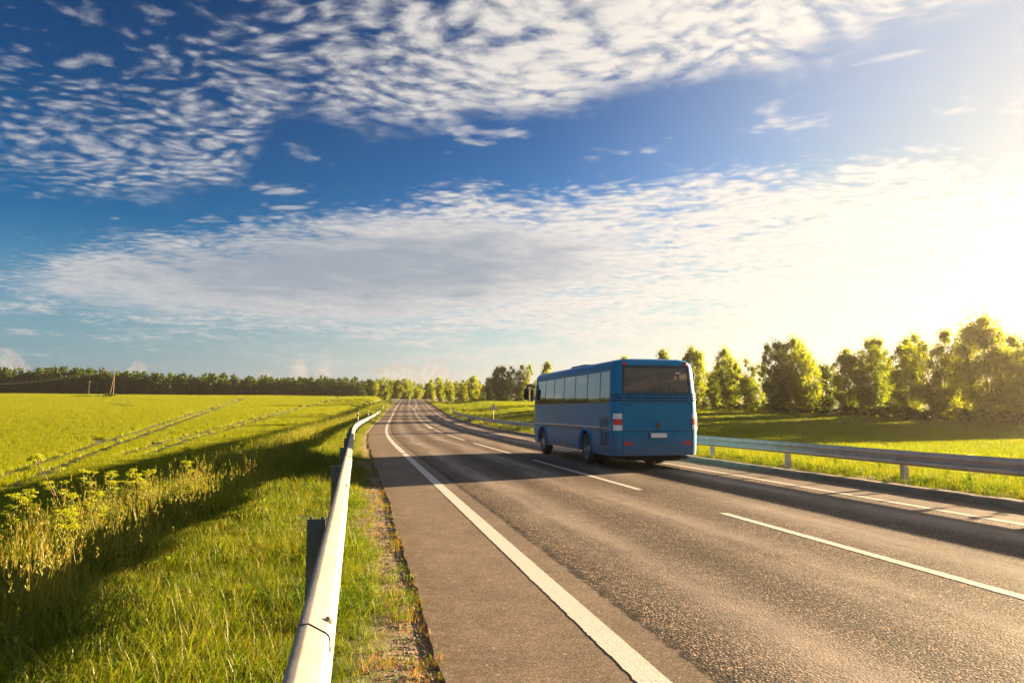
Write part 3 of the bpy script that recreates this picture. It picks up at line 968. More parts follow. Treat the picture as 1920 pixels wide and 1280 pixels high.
def make_bus(loc, rz):
    root = empty('bus', loc, rz)
    tag(root, 'blue coach bus driving away in the right lane, seen from behind', 'bus')
    def P(name, t0, t1, z0, z1, mt, off=0.0, th=0.0, par=root, smooth=True):
        v_, f_ = patch(t0, t1, z0, z1, off, th)
        o = mesh(name, v_, f_, mt, par, smooth=smooth)
        if smooth:
            o.data.set_sharp_from_angle(angle=R(40))
        return o
    ZB, ZM, ZW0, ZW1, ZR0, ZR1 = 0.40, 1.10, 1.88, 2.78, 2.12, 2.90
    wx = [0.30, 1.12, 2.27, 3.50, 4.75, 5.95, 7.15, 8.36]
    tR = 1.06
    # body shell: pieces around the openings, joined into one mesh
    mb = MB()
    S0, S1 = side_t(wx[0]), side_t(wx[-1])
    E = side_t(8.60)
    for s in (-1, 1):
        def add(t0, t1, z0, z1):
            a, b_ = (t0, t1) if s > 0 else (-t1, -t0)
            mb.add(*patch(a, b_, z0, z1, 0, 0.03))
        add(S0, S1, ZM, ZW0)                 # waist
        add(S0, E, ZW1, 2.83)                # cant rail
        add(tR, S0, ZM, 2.83)                # rear corner pillar
        add(S1, E, ZM, ZW1)                  # front pillar
    mb.add(*patch(-tR, tR, 1.86, ZR0, 0, 0.03))     # below the rear window
    mb.add(*patch(-tR, tR, ZR1, 2.95, 0, 0.03))
    for s in (-1, 1):
        a, b_ = (tR, S0) if s > 0 else (-S0, -tR)
        mb.add(*patch(a, b_, 2.83, 2.95, 0, 0.03))
    body = mb.build('body_shell', M['paint'], root, smooth=True)
    body.data.set_sharp_from_angle(angle=R(40))
    # front end
    for s in (-1, 1):
        P('front_panel', *((E, T5) if s > 0 else (-T5, -E)), 0.45, 1.35, M['paint'], 0, 0.03)
        P('front_header', *((E, T5) if s > 0 else (-T5, -E)), 2.78, 2.83, M['paint'], 0, 0.03)
        P('windscreen', *((E, T5) if s > 0 else (-T5, -E)), 1.35, 2.78, M['glass_side'], -0.005, 0.006)
    # roof: rings closing towards the middle
    mb = MB()
    ring_t = trange(-T5, T5)
    zs_ = [2.83, 2.87, 2.93, 2.97, 3.01, 3.04, 3.07, 3.10, 3.125]
    v_ = [surf(a, z) for z in zs_ for a in ring_t]
    nt = len(ring_t)
    f_ = [(j * nt + i, (j + 1) * nt + i, (j + 1) * nt + (i + 1) % nt, j * nt + (i + 1) % nt) for j in range(len(zs_) - 1) for i in range(nt - 1)]
    top = [(len(zs_) - 1) * nt + i for i in range(nt)]
    cidx = len(v_)
    ctr = [Vector((BL / 2 + (v_[k].x - BL / 2) * 0.75, v_[k].y * 0.3, 3.145)) for k in top]
    v_ += ctr
    f_ += [(top[i], cidx + i, cidx + i + 1, top[i + 1]) for i in range(nt - 1)]
    f_.append(tuple(cidx + i for i in range(nt)))
    rf_ = mesh('roof', v_, f_, M['paint'], root, smooth=True)
    rf_.data.set_sharp_from_angle(angle=R(50))
    # roof ventilation unit and rear hatch
    MB().box((5.2, 0.0, 3.175), (1.5, 1.25, 0.10), bev=0.04).build('roof_unit', M['paint'], rf_)
    MB().box((2.3, 0.0, 3.150), (0.8, 0.7, 0.05), bev=0.02).build('roof_hatch', M['paint_rear'], rf_)
    for s in (-1, 1):
        MB().tube([surf(s * side_t(x), 2.905, 0.012) for x in np.linspace(0.4, 8.5, 12)], 0.010, 5).build('rain_gutter', M['paint'], rf_)
    # glazing
    for s in (-1, 1):
        for i in range(7):
            a0, a1 = side_t(wx[i] + 0.012), side_t(wx[i + 1] - 0.012)
            a, b_ = (a0, a1) if s > 0 else (-a1, -a0)
            P('side_window', a, b_, ZW0 + 0.012, ZW1 - 0.012, M['glass_side'], -0.004, 0.006)
        for i in range(1, 7):
            a0, a1 = side_t(wx[i] - 0.019), side_t(wx[i] + 0.019)
            a, b_ = (a0, a1) if s > 0 else (-a1, -a0)
            P('window_pillar', a, b_, ZW0, ZW1, M['black'], 0.002, 0.05)
        fr = MB()
        for (q0, q1, z0, z1) in ((wx[0], wx[-1], ZW0 - 0.018, ZW0 + 0.012), (wx[0], wx[-1], ZW1 - 0.012, ZW1 + 0.014), (wx[0] - 0.016, wx[0] + 0.012, ZW0 - 0.018, ZW1 + 0.014), (wx[-1] - 0.012, wx[-1] + 0.016, ZW0 - 0.018, ZW1 + 0.014)):
            a, b_ = (side_t(q0), side_t(q1)) if s > 0 else (-side_t(q1), -side_t(q0))
            fr.add(*patch(a, b_, z0, z1, 0.003, 0.02))
        fr.build('window_seal', M['black'], root)
    rw = P('rear_window', -tR + 0.02, tR - 0.02, ZR0 + 0.015, ZR1 - 0.015, M['glass_rear'], 0.002, 0.006)
    fr = MB()
    for a, b_, z0, z1 in ((-tR, tR, ZR0 - 0.005, ZR0 + 0.045), (-tR, tR, ZR1 - 0.05, ZR1 + 0.005), (-tR, -tR + 0.055, ZR0, ZR1), (tR - 0.055, tR, ZR0, ZR1)):
        fr.add(*patch(a, b_, z0, z1, 0.009, 0.03))
    fr.build('window_seal', M['black'], rw)
    P('sticker', -0.78, -0.62, 2.68, 2.72, M['plate'], 0.013, 0.004, par=rw)
    # louvres below the rear window, wrapping the corners
    for k, zc_ in enumerate((2.085, 2.005, 1.93)):
        segs = [(-1.36, -1.02), (-0.96, -0.50), (-0.46, 0.46), (0.50, 0.96), (1.02, 1.36)]
        for a, b_ in segs:
            P('louvre_slot', a, b_, zc_ - 0.022, zc_ + 0.014, M['seam'], 0.003, 0.004)
            P('louvre_blade', a, b_, zc_ + 0.015, zc_ + 0.036, M['paint'], 0.028, 0.03)
    # engine hatch and bumper (panels with real gaps)
    P('hatch_gap', -1.12, 1.12, 1.03, 1.86, M['seam'], -0.022, 0.01)
    hatch = P('engine_hatch', -1.045, 1.045, 1.085, 1.848, M['paint_rear'], 0.002, 0.02)
    for s in (-1, 1):
        a, b_ = (1.06, S0) if s > 0 else (-S0, -1.06)
        P('lower_corner', a, b_, ZB, 1.10, M['paint'], 0.0, 0.02)
    bump = P('bumper', -1.045, 1.045, ZB, 1.068, M['paint_rear'], 0.006, 0.03)
    # number plate recess, plate
    rec = [surf(q, z, 0.008) for q, z in ((0.55, 1.05), (0.36, 0.83), (-0.36, 0.83), (-0.55, 1.05))]
    mesh('plate_recess', rec + [p + Vector((0.004, 0, 0)) for p in rec], [(0, 1, 2, 3)], M['paint'], bump)
    MB().tube([surf(q, z, 0.008) for q, z in ((0.72, 1.05), (0.56, 1.05), (0.37, 0.825), (-0.37, 0.825), (-0.56, 1.05), (-0.72, 1.05))], 0.011, 5).build('recess_edge', M['paint'], bump)
    pl = MB().box((-0.062, 0.0, 0.955), (0.012, 0.52, 0.125), bev=0.004).build('number_plate', M['plate'], bump)
    MB().box((-0.064, 0.245, 0.955), (0.013, 0.042, 0.122)).build('plate_band', M['plate_blue'], pl)
    MB().box((-0.052, 0.0, 0.953), (0.012, 0.56, 0.155)).build('plate_holder', M['black'], pl)
    # emblem
    ev = [surf(0.0, 1.23, 0.012) + Vector((-0.004 if k else -0.012, 0.065 * math.cos(th) * k, 0.088 * math.sin(th) * k)) for k in (0, 1) for th in np.linspace(0, 2 * math.pi, 17)[:-1]]
    ef = [(i, (i + 1) % 16, 16 + (i + 1) % 16, 16 + i) for i in range(16)] + [tuple(range(16))]
    mesh('emblem', ev, ef, M['emblem'], hatch)
    MB().box((-0.045, -0.86 + 1.72, 1.79), (0.01, 0.24, 0.022)).build('badge', M['seam'], hatch)
    # tail lamps at the corners: clear / red / clear
    for s in (-1, 1):
        la = empty('tail_lamp'); la.parent = root
        a, b_ = (1.055, 1.30) if s > 0 else (-1.30, -1.055)
        ho = P('lamp_housing', a - 0.012, b_ + 0.012, 1.085, 1.575, M['black'], 0.004, 0.01, par=la)
        for z0, z1, mm in ((1.095, 1.245, 'lampw'), (1.252, 1.405, 'lampr'), (1.412, 1.565, 'lampw')):
            P('lamp_lens', a, b_, z0, z1, M[mm], 0.022, 0.02, par=la)
        # reflectors and fog lamp in the bumper
        P('reflector', *((0.86, 1.0) if s > 0 else (-1.0, -0.86)), 0.69, 0.79, M['lampr'], 0.014, 0.012)
        c_ = surf(s * 0.76, 0.735, 0.012)
        MB().lathe([(0.0, -0.012), (0.030, -0.010), (0.038, 0.0), (0.038, 0.01)], 'X', 14, c_).build('fog_lamp', M['lampr'], root)
        c_ = surf(s * 1.02, 2.955, 0.004)
        ml = MB().lathe([(0.0, -0.030), (0.035, -0.028), (0.050, -0.016), (0.052, 0.02)], 'X', 16, c_).build('marker_lamp', M['lampr'], root, smooth=True)
        MB().lathe([(0.05, -0.014), (0.064, -0.010), (0.064, 0.03)], 'X', 16, c_).build('lamp_ring', M['black'], ml)
    # side skirts with wheel arches, split into flap panels
    AX = [2.42, 7.45]
    RA = 0.60
    for s in (-1, 1):
        cuts = [wx[0] + 0.0, 1.70, 3.16, 3.95, 4.75, 5.55, 6.35, 6.73, 8.17, 8.60]
        for i in range(len(cuts) - 1):
            x0, x1 = cuts[i] + 0.006, cuts[i + 1] - 0.006
            ax = [a for a in AX if x0 < a < x1]
            zb = 0.40 if i != 0 else 0.38
            ztop = ZM - 0.008
            xs = sorted(set([x0, x1] + [q for q in np.linspace(x0, x1, 25)])) if ax else [x0, x1]
            v_, f_ = [], []
            zl = 6
            for x in xs:
                low = zb
                if ax:
                    d = abs(x - ax[0])
                    if d < RA:
                        low = max(zb, 0.47 + math.sqrt(RA * RA - d * d))
                low = min(low, ztop - 0.005)
                for k in range(zl):
                    z = low + (ztop - low) * k / (zl - 1)
                    p = surf(s * side_t(x), z, 0.0)
                    v_.append(p)
            for a in range(len(xs) - 1):
                for k in range(zl - 1):
                    q = a * zl + k
                    f = (q, q + 1, q + zl + 1, q + zl)
                    f_.append(f if s > 0 else f[::-1])
            nq = len(v_)
            v_ += [p + Vector((0, -s * 0.02, 0)) for p in v_]
            f_ += [tuple(nq + k for k in f)[::-1] for f in f_]
            o = mesh('skirt_panel', v_, f_, M['paint'], root)
            if not ax and 0 < i < 8:
                hx = (x0 + x1) / 2
                MB().box(surf(s * side_t(hx), 0.52, 0.006), (0.05, 0.02, 0.12)).build('flap_handle', M['black'], o)
        # wheel arch flares
        for ax in AX:
            mb = MB()
            ths = np.linspace(-0.12, math.pi + 0.12, 22)
            vv, ff = [], []
            for th in ths:
                cx, sz = math.cos(th), math.sin(th)
                for r_, o_ in ((RA - 0.03, -0.05), (RA - 0.012, 0.03), (RA + 0.035, 0.045), (RA + 0.085, 0.004)):
                    x = ax + r_ * cx
                    z = max(0.38, 0.47 + r_ * sz)
                    q = surf(s * side_t(x), min(z, 1.18), 0)
                    vv.append(Vector((x, q.y + s * o_, z)))
            for i in range(len(ths) - 1):
                for k in range(3):
                    a = i * 4 + k
                    f = (a, a + 1, a + 5, a + 4)
                    ff.append(f if s < 0 else f[::-1])
            mesh('wheel_arch', vv, ff, M['paint'], root, smooth=True)
            # dark wheel well
            vv, ff = [], []
            for th in np.linspace(0, math.pi, 14):
                for yy in (HW - 0.03, HW - 0.75):
                    vv.append(Vector((ax + (RA + 0.02) * math.cos(th), s * yy, 0.47 + (RA + 0.02) * math.sin(th))))
            for i in range(13):
                ff.append((2 * i, 2 * i + 1, 2 * i + 3, 2 * i + 2))
            ff.append(tuple(2 * i + 1 for i in range(14)))
            mesh('wheel_well', vv, ff, M['under'], root)
        # moulding strip on the waist
        a0, a1 = side_t(1.16), side_t(8.5)
        P('side_moulding', *((a0, a1) if s > 0 else (-a1, -a0)), 1.085, 1.135, M['moulding'], 0.018, 0.02)
        a0, a1 = side_t(0.36), side_t(1.10)
        P('side_moulding', *((a0, a1) if s > 0 else (-a1, -a0)), 1.425, 1.465, M['moulding'], 0.014, 0.016)
        # side marker reflectors
        MB().box(surf(s * side_t(0.62), 0.66, 0.006), (0.07, 0.012, 0.045)).build('side_reflector', M['lampr'], root)
        MB().box(surf(s * side_t(0.62), 0.555, 0.006), (0.08, 0.012, 0.06)).build('side_vent', M['black'], root)
        MB().box(surf(s * side_t(3.3), 1.03, 0.008), (0.09, 0.012, 0.035)).build('side_reflector', M['lampr'], root)
    # engine air grille on the left flank
    ga, gb = side_t(0.42), side_t(1.08)
    gr = P('air_grille', ga, gb, 0.66, 1.40, M['seam'], 0.003, 0.004)
    bar = 0
    for z in np.linspace(0.67, 1.39, 19):
        P('grille_bar', ga, gb, z - 0.011, z + 0.006, M['paint'], 0.012, 0.008, par=gr, smooth=False)
    for q in (ga, (ga + gb) / 2 - 0.015, gb - 0.03):
        P('grille_frame', q, q + 0.03, 0.66, 1.40, M['paint'], 0.016, 0.012, par=gr, smooth=False)
    # wheels
    tyre = [(0.30, -0.13), (0.40, -0.14), (0.455, -0.125), (0.478, -0.09), (0.483, 0.0), (0.478, 0.09), (0.455, 0.125), (0.40, 0.14), (0.30, 0.13)]
    for ax in AX:
        for s in (-1, 1):
            dual = (0.0, 0.32) if ax < 4 else (0.0,)
            for d in dual:
                we = empty('wheel', (ax, s * (HW - 0.17 - d), 0.483)); we.parent = root
                MB().lathe(tyre, 'Y', 32).build('tyre', M['rubber'], we, smooth=True)
                dish = -0.07 if ax < 4 else 0.02
                rp = [(0.305, 0.125), (0.285, 0.12), (0.27, 0.06), (0.25, dish + 0.02), (0.17, dish), (0.12, dish + 0.03), (0.11, dish + 0.11), (0.0, dish + 0.12)]
                rm = MB().lathe([(a, b_ * s) for a, b_ in rp], 'Y', 28).build('rim', M['rim'], we, smooth=True)
                rm.data.set_sharp_from_angle(angle=R(35))
                if d == 0.0:
                    nb = MB()
                    for k in range(10):
                        th = 2 * math.pi * k / 10
                        nb.box((0.145 * math.cos(th), s * (dish + 0.03), 0.145 * math.sin(th)), (0.03, 0.035, 0.03))
                    nb.build('wheel_nuts', M['bolt'], rm)
    # underbody
    u_ = MB()
    u_.box((4.5, 0, 0.47), (8.4, 2.0, 0.20))
    u_.box((1.1, 0.0, 0.40), (1.7, 1.7, 0.30), bev=0.05)
    u_.tube([(2.42, -1.0, 0.48), (2.42, 1.0, 0.48)], 0.09, 10)
    u_.tube([(7.45, -1.0, 0.46), (7.45, 1.0, 0.46)], 0.07, 10)
    u_.lathe([(0.0, -0.2), (0.16, -0.14), (0.22, 0.0), (0.16, 0.14), (0.0, 0.2)], 'X', 14, (2.42, 0, 0.46))
    u_.build('underbody', M['under'], root)
    MB().box((0.55, -0.25, 0.30), (0.5, 1.05, 0.16), bev=0.04).build('silencer', M['under'], root)
    MB().tube([(0.6, -0.85, 0.33), (0.2, -0.9, 0.32), (-0.04, -0.9, 0.31)], 0.05, 10).build('exhaust_pipe', M['bolt'], root)
    for s in (-1, 1):
        MB().box((1.66, s * 0.98, 0.30), (0.015, 0.42, 0.30)).build('mud_flap', M['rubber'], root)
    # interior
    MB().box((4.5, 0, 1.02), (8.7, 2.3, 0.05)).build('floor_deck', M['interior'], root)
    MB().box((0.35, 0, 1.57), (0.5, 2.2, 1.05)).build('engine_bulkhead', M['interior'], root)
    smb = MB()
    smb.box((0.0, 0, 0.42), (0.46, 0.44, 0.14), bev=0.05)
    smb.box((-0.26, 0, 0.82), (0.13, 0.44, 0.76), bev=0.055)
    smb.box((-0.27, 0, 1.22), (0.11, 0.30, 0.16), bev=0.05)
    smb.box((0.0, 0, 0.18), (0.06, 0.3, 0.36))
    sm = None
    for x in np.arange(1.15, 7.4, 0.82):
        for y in (-0.92, -0.45, 0.45, 0.92):
            if sm is None:
                o = smb.build('seat', M['seat'], root); sm = o.data
            else:
                o = link('seat', sm, root)
            o.location = (x, y, 1.12)
    o = link('seat', sm, root); o.location = (7.9, 0.6, 1.0)
    for s in (-1, 1):
        MB().tube([(0.6, s * 0.75, 2.62), (7.9, s * 0.75, 2.62)], 0.10, 8).build('luggage_rack', M['interior'], root)
    # a curtain hanging in the rear window
    cv, cf = [], []
    for i in range(15):
        f = i / 14
        for k in range(5):
            g_ = k / 4
            y = 0.82 - 1.05 * f
            topz = 2.30 + 0.38 * f
            botz = 2.20 + 0.12 * f
            cv.append(Vector((0.45 + 0.02 * math.sin(i * 1.9), y, botz + (topz - botz) * g_)))
    for i in range(14):
        for k in range(4):
            a = i * 5 + k
            cf.append((a, a + 1, a + 6, a + 5))
    mesh('curtain', cv, cf, M['curtain'], root, smooth=True)
    # dashboard, steering
    MB().box((8.55, 0, 1.35), (0.5, 2.1, 0.55), bev=0.1).build('dashboard', M['black'], root)
    # mirrors on swan-neck arms
    for s in (-1, 1):
        mi = empty('mirror', (8.7, s * HW, 2.55)); mi.parent = root
        MB().tube([(0.15, s * -0.05, 0.02), (0.30, s * 0.04, 0.12), (0.42, s * 0.15, 0.10), (0.46, s * 0.19, -0.04)], [0.045, 0.05, 0.045, 0.035], 8).build('mirror_arm', M['black'], mi, smooth=True)
        hs = MB().box((0.46, s * 0.19, -0.24), (0.14, 0.24, 0.46), bev=0.05).build('mirror_housing', M['black'], mi)
        MB().box((0.387, s * 0.19, -0.24), (0.008, 0.20, 0.38)).build('mirror_glass', M['glass_rear'], hs)
        MB().box((0.16, s * 0.05, -0.30), (0.14, 0.08, 0.46), bev=0.02).build('mirror_pad', M['black'], mi)
    return root
BUS_Y = 19.25
bd = Vector((-.226, 1, 0)).normalized()
bus_loc = rpt(8.42, BUS_Y)
make_bus(bus_loc, math.atan2(bd.y, bd.x))

# ------------------------------------------------------------------ roadside posts and sign
def delineator(loc, label, group, h=1.0):
    root = empty('delineator_post', loc)
    tag(root, label, 'marker post', group)
    MB().box((0, 0, h / 2 - 0.1), (0.115, 0.06, h + 0.2), bev=0.015).build('post_body', M['white'], root)
    MB().box((0, 0, h - 0.26), (0.121, 0.066, 0.24), bev=0.008).build('black_band', M['black'], root)
    MB().box((0, -0.036, h - 0.26), (0.05, 0.006, 0.16)).build('reflector', M['red'], root)
    return root
dl = [(-0.95, 66.0, 1.35, 'white post with black band standing behind the left guard rail, nearest one'),
      (-0.95, 90.0, 1.25, 'white marker post by the left rail, between the nearest post and the rail end'),
      (-0.75, 116.0, 1.1, 'white marker post at the far end of the left guard rail'),
      (-0.75, 150.0, 1.1, 'white marker post beyond the end of the left rail'),
      (-0.75, 185.0, 1.1, 'white marker post on the left verge, second beyond the rail end'),
      (-0.75, 228.0, 1.1, 'farthest white marker post on the left verge near the crest')]
for n, Y, h, lab in dl:
    delineator(gpt(n, Y), lab, 'marker posts along the left verge', h)
dr = [(12.3, 116.0, 1.2, 'white marker post at the far end of the right guard rail'),
      (12.4, 127.0, 1.2, 'white marker post just past the end of the right rail'),
      (15.2, 175.0, 1.1, 'white marker post by the side road beyond the right rail'),
      (19.5, 112.0, 1.1, 'white marker post in the grass behind the right rail end'),
      (30.0, 205.0, 1.3, 'white marker post at the far edge of the right field, left of the sign'),
      (41.0, 215.0, 1.3, 'white marker post in the far grass right above the warning sign')]
for n, Y, h, lab in dr:
    delineator(gpt(n, Y), lab, 'marker posts along the right verge', h)

def warning_sign(loc, s=0.92):
    root = empty('warning_sign', loc)
    tag(root, 'triangular warning sign with side road symbol on a thin post behind the right rail', 'road sign')
    MB().tube([(0, 0.03, -0.3), (0, 0.03, 2.35)], 0.032, 8).build('post', M['galv'], root)
    def tri(sc, y, th, z0):
        a = sc / 2; h = sc * 0.866
        c = [(-a, -h / 3), (a, -h / 3), (0, 2 * h / 3)]
        pts = []
        r_ = 0.09 * sc                        # rounded corners
        for i in range(3):
            p, pp, pn_ = Vector(c[i]), Vector(c[i - 1]), Vector(c[(i + 1) % 3])
            d0 = (pp - p).normalized(); d1 = (pn_ - p).normalized()
            for k in range(5):
                f = k / 4
                q = p + d0 * r_ * (1 - f) ** 2 * 1.2 + d1 * r_ * f ** 2 * 1.2
                pts.append(q)
        L = len(pts)
        v_ = [(q.x, y, z0 + q.y) for q in pts] + [(q.x, y + th, z0 + q.y) for q in pts]
        f_ = [tuple(range(L)), tuple(range(L, 2 * L))[::-1]] + [(i, L + i, L + (i + 1) % L, (i + 1) % L) for i in range(L)]
        return v_, f_
    zc = 2.05
    mesh('sign_border', *tri(s, 0.0, -0.012, zc), M['red'], root)
    mesh('sign_face', *tri(s * 0.80, -0.013, -0.003, zc), M['white'], root)
    sy = MB()
    sy.box((0.0, -0.018, zc - 0.01), (0.10, 0.004, 0.42))
    sy.box((0.0, -0.018, zc + 0.22), (0.05, 0.004, 0.06))
    sy.box((0.09, -0.018, zc - 0.03), (0.10, 0.004, 0.05))
    sy.build('symbol', M['black'], root)
    return root
warning_sign(gpt(16.0, 94.0), 1.0)

# ------------------------------------------------------------------ utility poles and wires in the fields
def wire(name, a, b_, sag, par, off):
    pts = []
    for i in range(17):
        f = i / 16
        p = Vector(a).lerp(Vector(b_), f)
        p.z -= sag * 4 * f * (1 - f)
        pts.append(p - off)
    return MB().tube(pts, 0.012, 4, cap=False).build(name, M['wire'], par)
base = hit(212, 744)
PH = 11.5
pole = empty('utility_pole', base)
tag(pole, 'wooden braced utility pole standing alone in the left field before the wood', 'utility pole')
MB().tube([(0, 0, -0.5), (0, 0, PH)], [0.17, 0.11], 8).build('mast', M['wood'], pole)
MB().tube([(-1.9, 0.6, -0.5), (-0.12, 0.03, PH - 2.6)], [0.16, 0.11], 8).build('brace', M['wood'], pole)
MB().box((0, 0, PH - 1.2), (2.0, 0.14, 0.14), rz=0.5).build('cross_arm', M['wood'], pole)
MB().box((0.08, -0.12, PH - 1.9), (0.3, 0.3, 0.7)).build('switch_box', M['black'], pole)
for q in (-0.85, 0.0, 0.85):
    pz = PH - 1.0 if q else PH + 0.1
    MB().lathe([(0.0, 0.0), (0.07, 0.02), (0.05, 0.1), (0.08, 0.16), (0.03, 0.26), (0.0, 0.27)], 'Z', 8, (q * math.cos(0.5), q * math.sin(0.5), pz)).build('insulator', M['porcelain'], pole)
far_l = Vector((-205, 232, float(ground(-205, 232)) + 4.2))
for q in (-0.85, 0.0, 0.85):
    a = base + Vector((q * math.cos(0.5), q * math.sin(0.5), PH - 0.75 if q else PH + 0.35))
    b_ = far_l + Vector((q * 0.9, q * 0.3, q * 0.1))
    wire('power_wire', a, b_, 2.2, pole, base)
b2 = hit(166, 741)
p2 = empty('utility_pole', b2)
tag(p2, 'thin distant pole with a lamp left of the braced pole', 'utility pole')
MB().tube([(0, 0, -0.5), (0, 0, 6.2)], [0.12, 0.09], 7).build('mast', M['wood'], p2)
MB().box((0, 0, 6.2), (0.9, 0.2, 0.16)).build('cross_arm', M['galv'], p2)
b3 = gpt(24.5, 222.0)
p3 = empty('utility_pole', b3)
tag(p3, 'slim wooden pole before the trees right of the distant road', 'utility pole')
MB().tube([(0, 0, -0.5), (0, 0, 7.2)], [0.15, 0.11], 7).build('mast', M['wood'], p3)
MB().box((0, 0, 7.0), (1.2, 0.12, 0.12)).build('cross_arm', M['wood'], p3)

# ------------------------------------------------------------------ trees
def unit(r_, k):
    v_ = r_.normal(size=(k, 3))
    return v_ / np.linalg.norm(v_, axis=1, keepdims=True)
def leaf_quads(r_, pos, size, asp=0.62):
    k = len(pos)
    a = unit(r_, k); b_ = unit(r_, k)
    b_ -= a * (a * b_).sum(1, keepdims=True)
    b_ /= np.linalg.norm(b_, axis=1, keepdims=True) + 1e-9
    sz = size * r_.uniform(0.6, 1.35, (k, 1))
    a = a * sz; b_ = b_ * sz * asp
    fold = np.cross(a, b_) / (np.linalg.norm(a, axis=1, keepdims=True) + 1e-9) * 0.35
    v_ = np.stack([pos - a * 0.5, pos + b_ * 0.5 + fold, pos + a * 0.5, pos - b_ * 0.5 + fold], 1).reshape(-1, 3)
    f_ = np.arange(4 * k).reshape(-1, 4)
    return v_, f_
def crown_mesh(seed, H, W, b0=0.14, nblob=80, nleaf=70, leaf=0.26, peak=0.38, droop=0.5, mat='leaf', lobes=1):
    r_ = np.random.default_rng(seed)
    blobs = []
    tops = [(0.0, 0.0, 1.0)] if lobes == 1 else [(r_.normal() * W * 0.22, r_.normal() * W * 0.22, r_.uniform(0.84, 1.0)) for _ in range(lobes)]
    while len(blobs) < nblob:
        tx, ty, th = tops[r_.integers(len(tops))]
        h = r_.uniform(b0, 0.985)
        x = (h - b0) / (1 - b0)
        prof = (np.clip(x / peak, 0, 1) ** 0.55) if x < peak else (1 - ((x - peak) / (1 - peak)) ** 2.1)
        prof = max(prof, 0.04) * r_.uniform(0.75, 1.12)
        ang = r_.uniform(0, 2 * math.pi)
        rad = W / 2 * prof * math.sqrt(r_.uniform(0.10, 1.0)) * (1 if lobes == 1 else 0.72)
        blobs.append((rad * math.cos(ang) + tx * x, rad * math.sin(ang) + ty * x, h * H * th, r_.uniform(0.05, 0.095) * H * (0.60 + 0.55 * (1 - x)), r_.random()))
    P_, V_ = [], []
    for bx, by, bz, br, bv in blobs:
        k = int(nleaf * r_.uniform(0.6, 1.3))
        d = unit(r_, k)
        rad = br * (r_.random((k, 1)) ** 0.40)
        p = d * rad * np.array([1, 1, 0.9])
        p[:, 2] -= droop * np.abs(r_.normal(size=k)) * br * 0.6
        P_.append(p + np.array([bx, by, bz]))
        V_.append(np.clip(bv * 0.45 + r_.random(k) * 0.55, 0, 1))
    # loose leaves and twigs through the rest of the crown
    k = int(nblob * nleaf * 0.28)
    src = r_.integers(0, len(blobs), k)
    bb = np.array([q[:4] for q in blobs])[src]
    P_.append(bb[:, :3] * np.array([.92, .92, 1]) + r_.normal(size=(k, 3)) * bb[:, 3:4] * 1.05)
    V_.append(r_.random(k))
    P_ = np.concatenate(P_); V_ = np.concatenate(V_)
    P_[:, 2] = np.maximum(P_[:, 2], 0.05)
    v_, f_ = leaf_quads(r_, P_, leaf)
    return v_, f_, np.repeat(V_, 4), blobs
def trunk_mesh(seed, H, blobs, r0=0.16):
    r_ = np.random.default_rng(seed + 99)
    mb = MB()
    pts = [(0.05 * math.sin(k) * k * 0.3, 0.05 * math.cos(1.3 * k) * k * 0.3, -0.4 + (H * 0.9 + 0.4) * k / 7) for k in range(8)]
    mb.tube(pts, [r0 * (1 - 0.85 * k / 7) for k in range(8)], 7)
    idx = r_.choice(len(blobs), min(14, len(blobs)), replace=False)
    for i in idx:
        bx, by, bz, br, _ = blobs[i]
        z0 = max(0.12 * H, bz - 0.16 * H - 0.5 * math.hypot(bx, by))
        mb.tube([(0, 0, z0), (bx * 0.5, by * 0.5, z0 + (bz - z0) * 0.65), (bx, by, bz)], [r0 * 0.36, r0 * 0.22, 0.02], 5)
    return mb
def np_mesh(name, v_, f_, mats, var=None):
    me = bpy.data.meshes.new(name)
    me.vertices.add(len(v_)); me.vertices.foreach_set('co', np.asarray(v_, dtype=np.float32).ravel())
    f_ = np.asarray(f_, dtype=np.int32)
    me.loops.add(f_.size); me.loops.foreach_set('vertex_index', f_.ravel())
    me.polygons.add(len(f_)); me.polygons.foreach_set('loop_start', np.arange(0, f_.size, f_.shape[1], dtype=np.int32))
    for q in (mats if isinstance(mats, (list, tuple)) else [mats]):
        me.materials.append(q)
    if var is not None:
        a = me.attributes.new('var', 'FLOAT', 'POINT'); a.data.foreach_set('value', np.asarray(var, dtype=np.float32))
    me.update(calc_edges=True)
    me.validate()
    return me
TREES = []
specs = [  # H, W, b0, blobs, leaves, leaf, peak, droop, mat, lobes, bark   (unit trees ~12 m)
    (12, 7.2, .06, 115, 150, .27, .40, .9, 'leaf', 1, 'birch_bark'),
    (12, 9.6, .05, 140, 150, .27, .46, .7, 'leaf', 3, 'birch_bark'),
    (12, 10.4, .04, 146, 150, .27, .48, .5, 'leaf', 4, 'bark'),
    (12, 6.0, .08, 94, 140, .26, .34, .8, 'leaf', 1, 'birch_bark'),
    (12, 11.2, .04, 160, 150, .28, .52, .4, 'leaf_dark', 4, 'bark'),
    (12, 7.4, .05, 110, 140, .27, .44, .4, 'leaf_dark', 2, 'bark'),
]
for i, (H, W, b0, nb, nl, lf, pk, dr_, mt, lo, bk) in enumerate(specs):
    v_, f_, va, blobs = crown_mesh(100 + i, H, W, b0, nb, nl, lf, pk, dr_, mt, lo)
    cm = np_mesh('crown', v_, f_, M[mt], va)
    tm = trunk_mesh(100 + i, H, blobs)
    me = bpy.data.meshes.new('trunk')
    me.from_pydata(tm.v, [], tm.f); me.materials.append(M[bk]); me.update()
    TREES.append((me, cm))
def tree(name, loc, h, kind, label, group, wide=1.0):
    root = empty(name, loc, random.uniform(0, 6.28))
    tag(root, label, 'tree', group)
    s = h / 12.0
    root.scale = (s * wide, s * wide, s)
    link('trunk', TREES[kind][0], root)
    link('crown', TREES[kind][1], root)
    return root
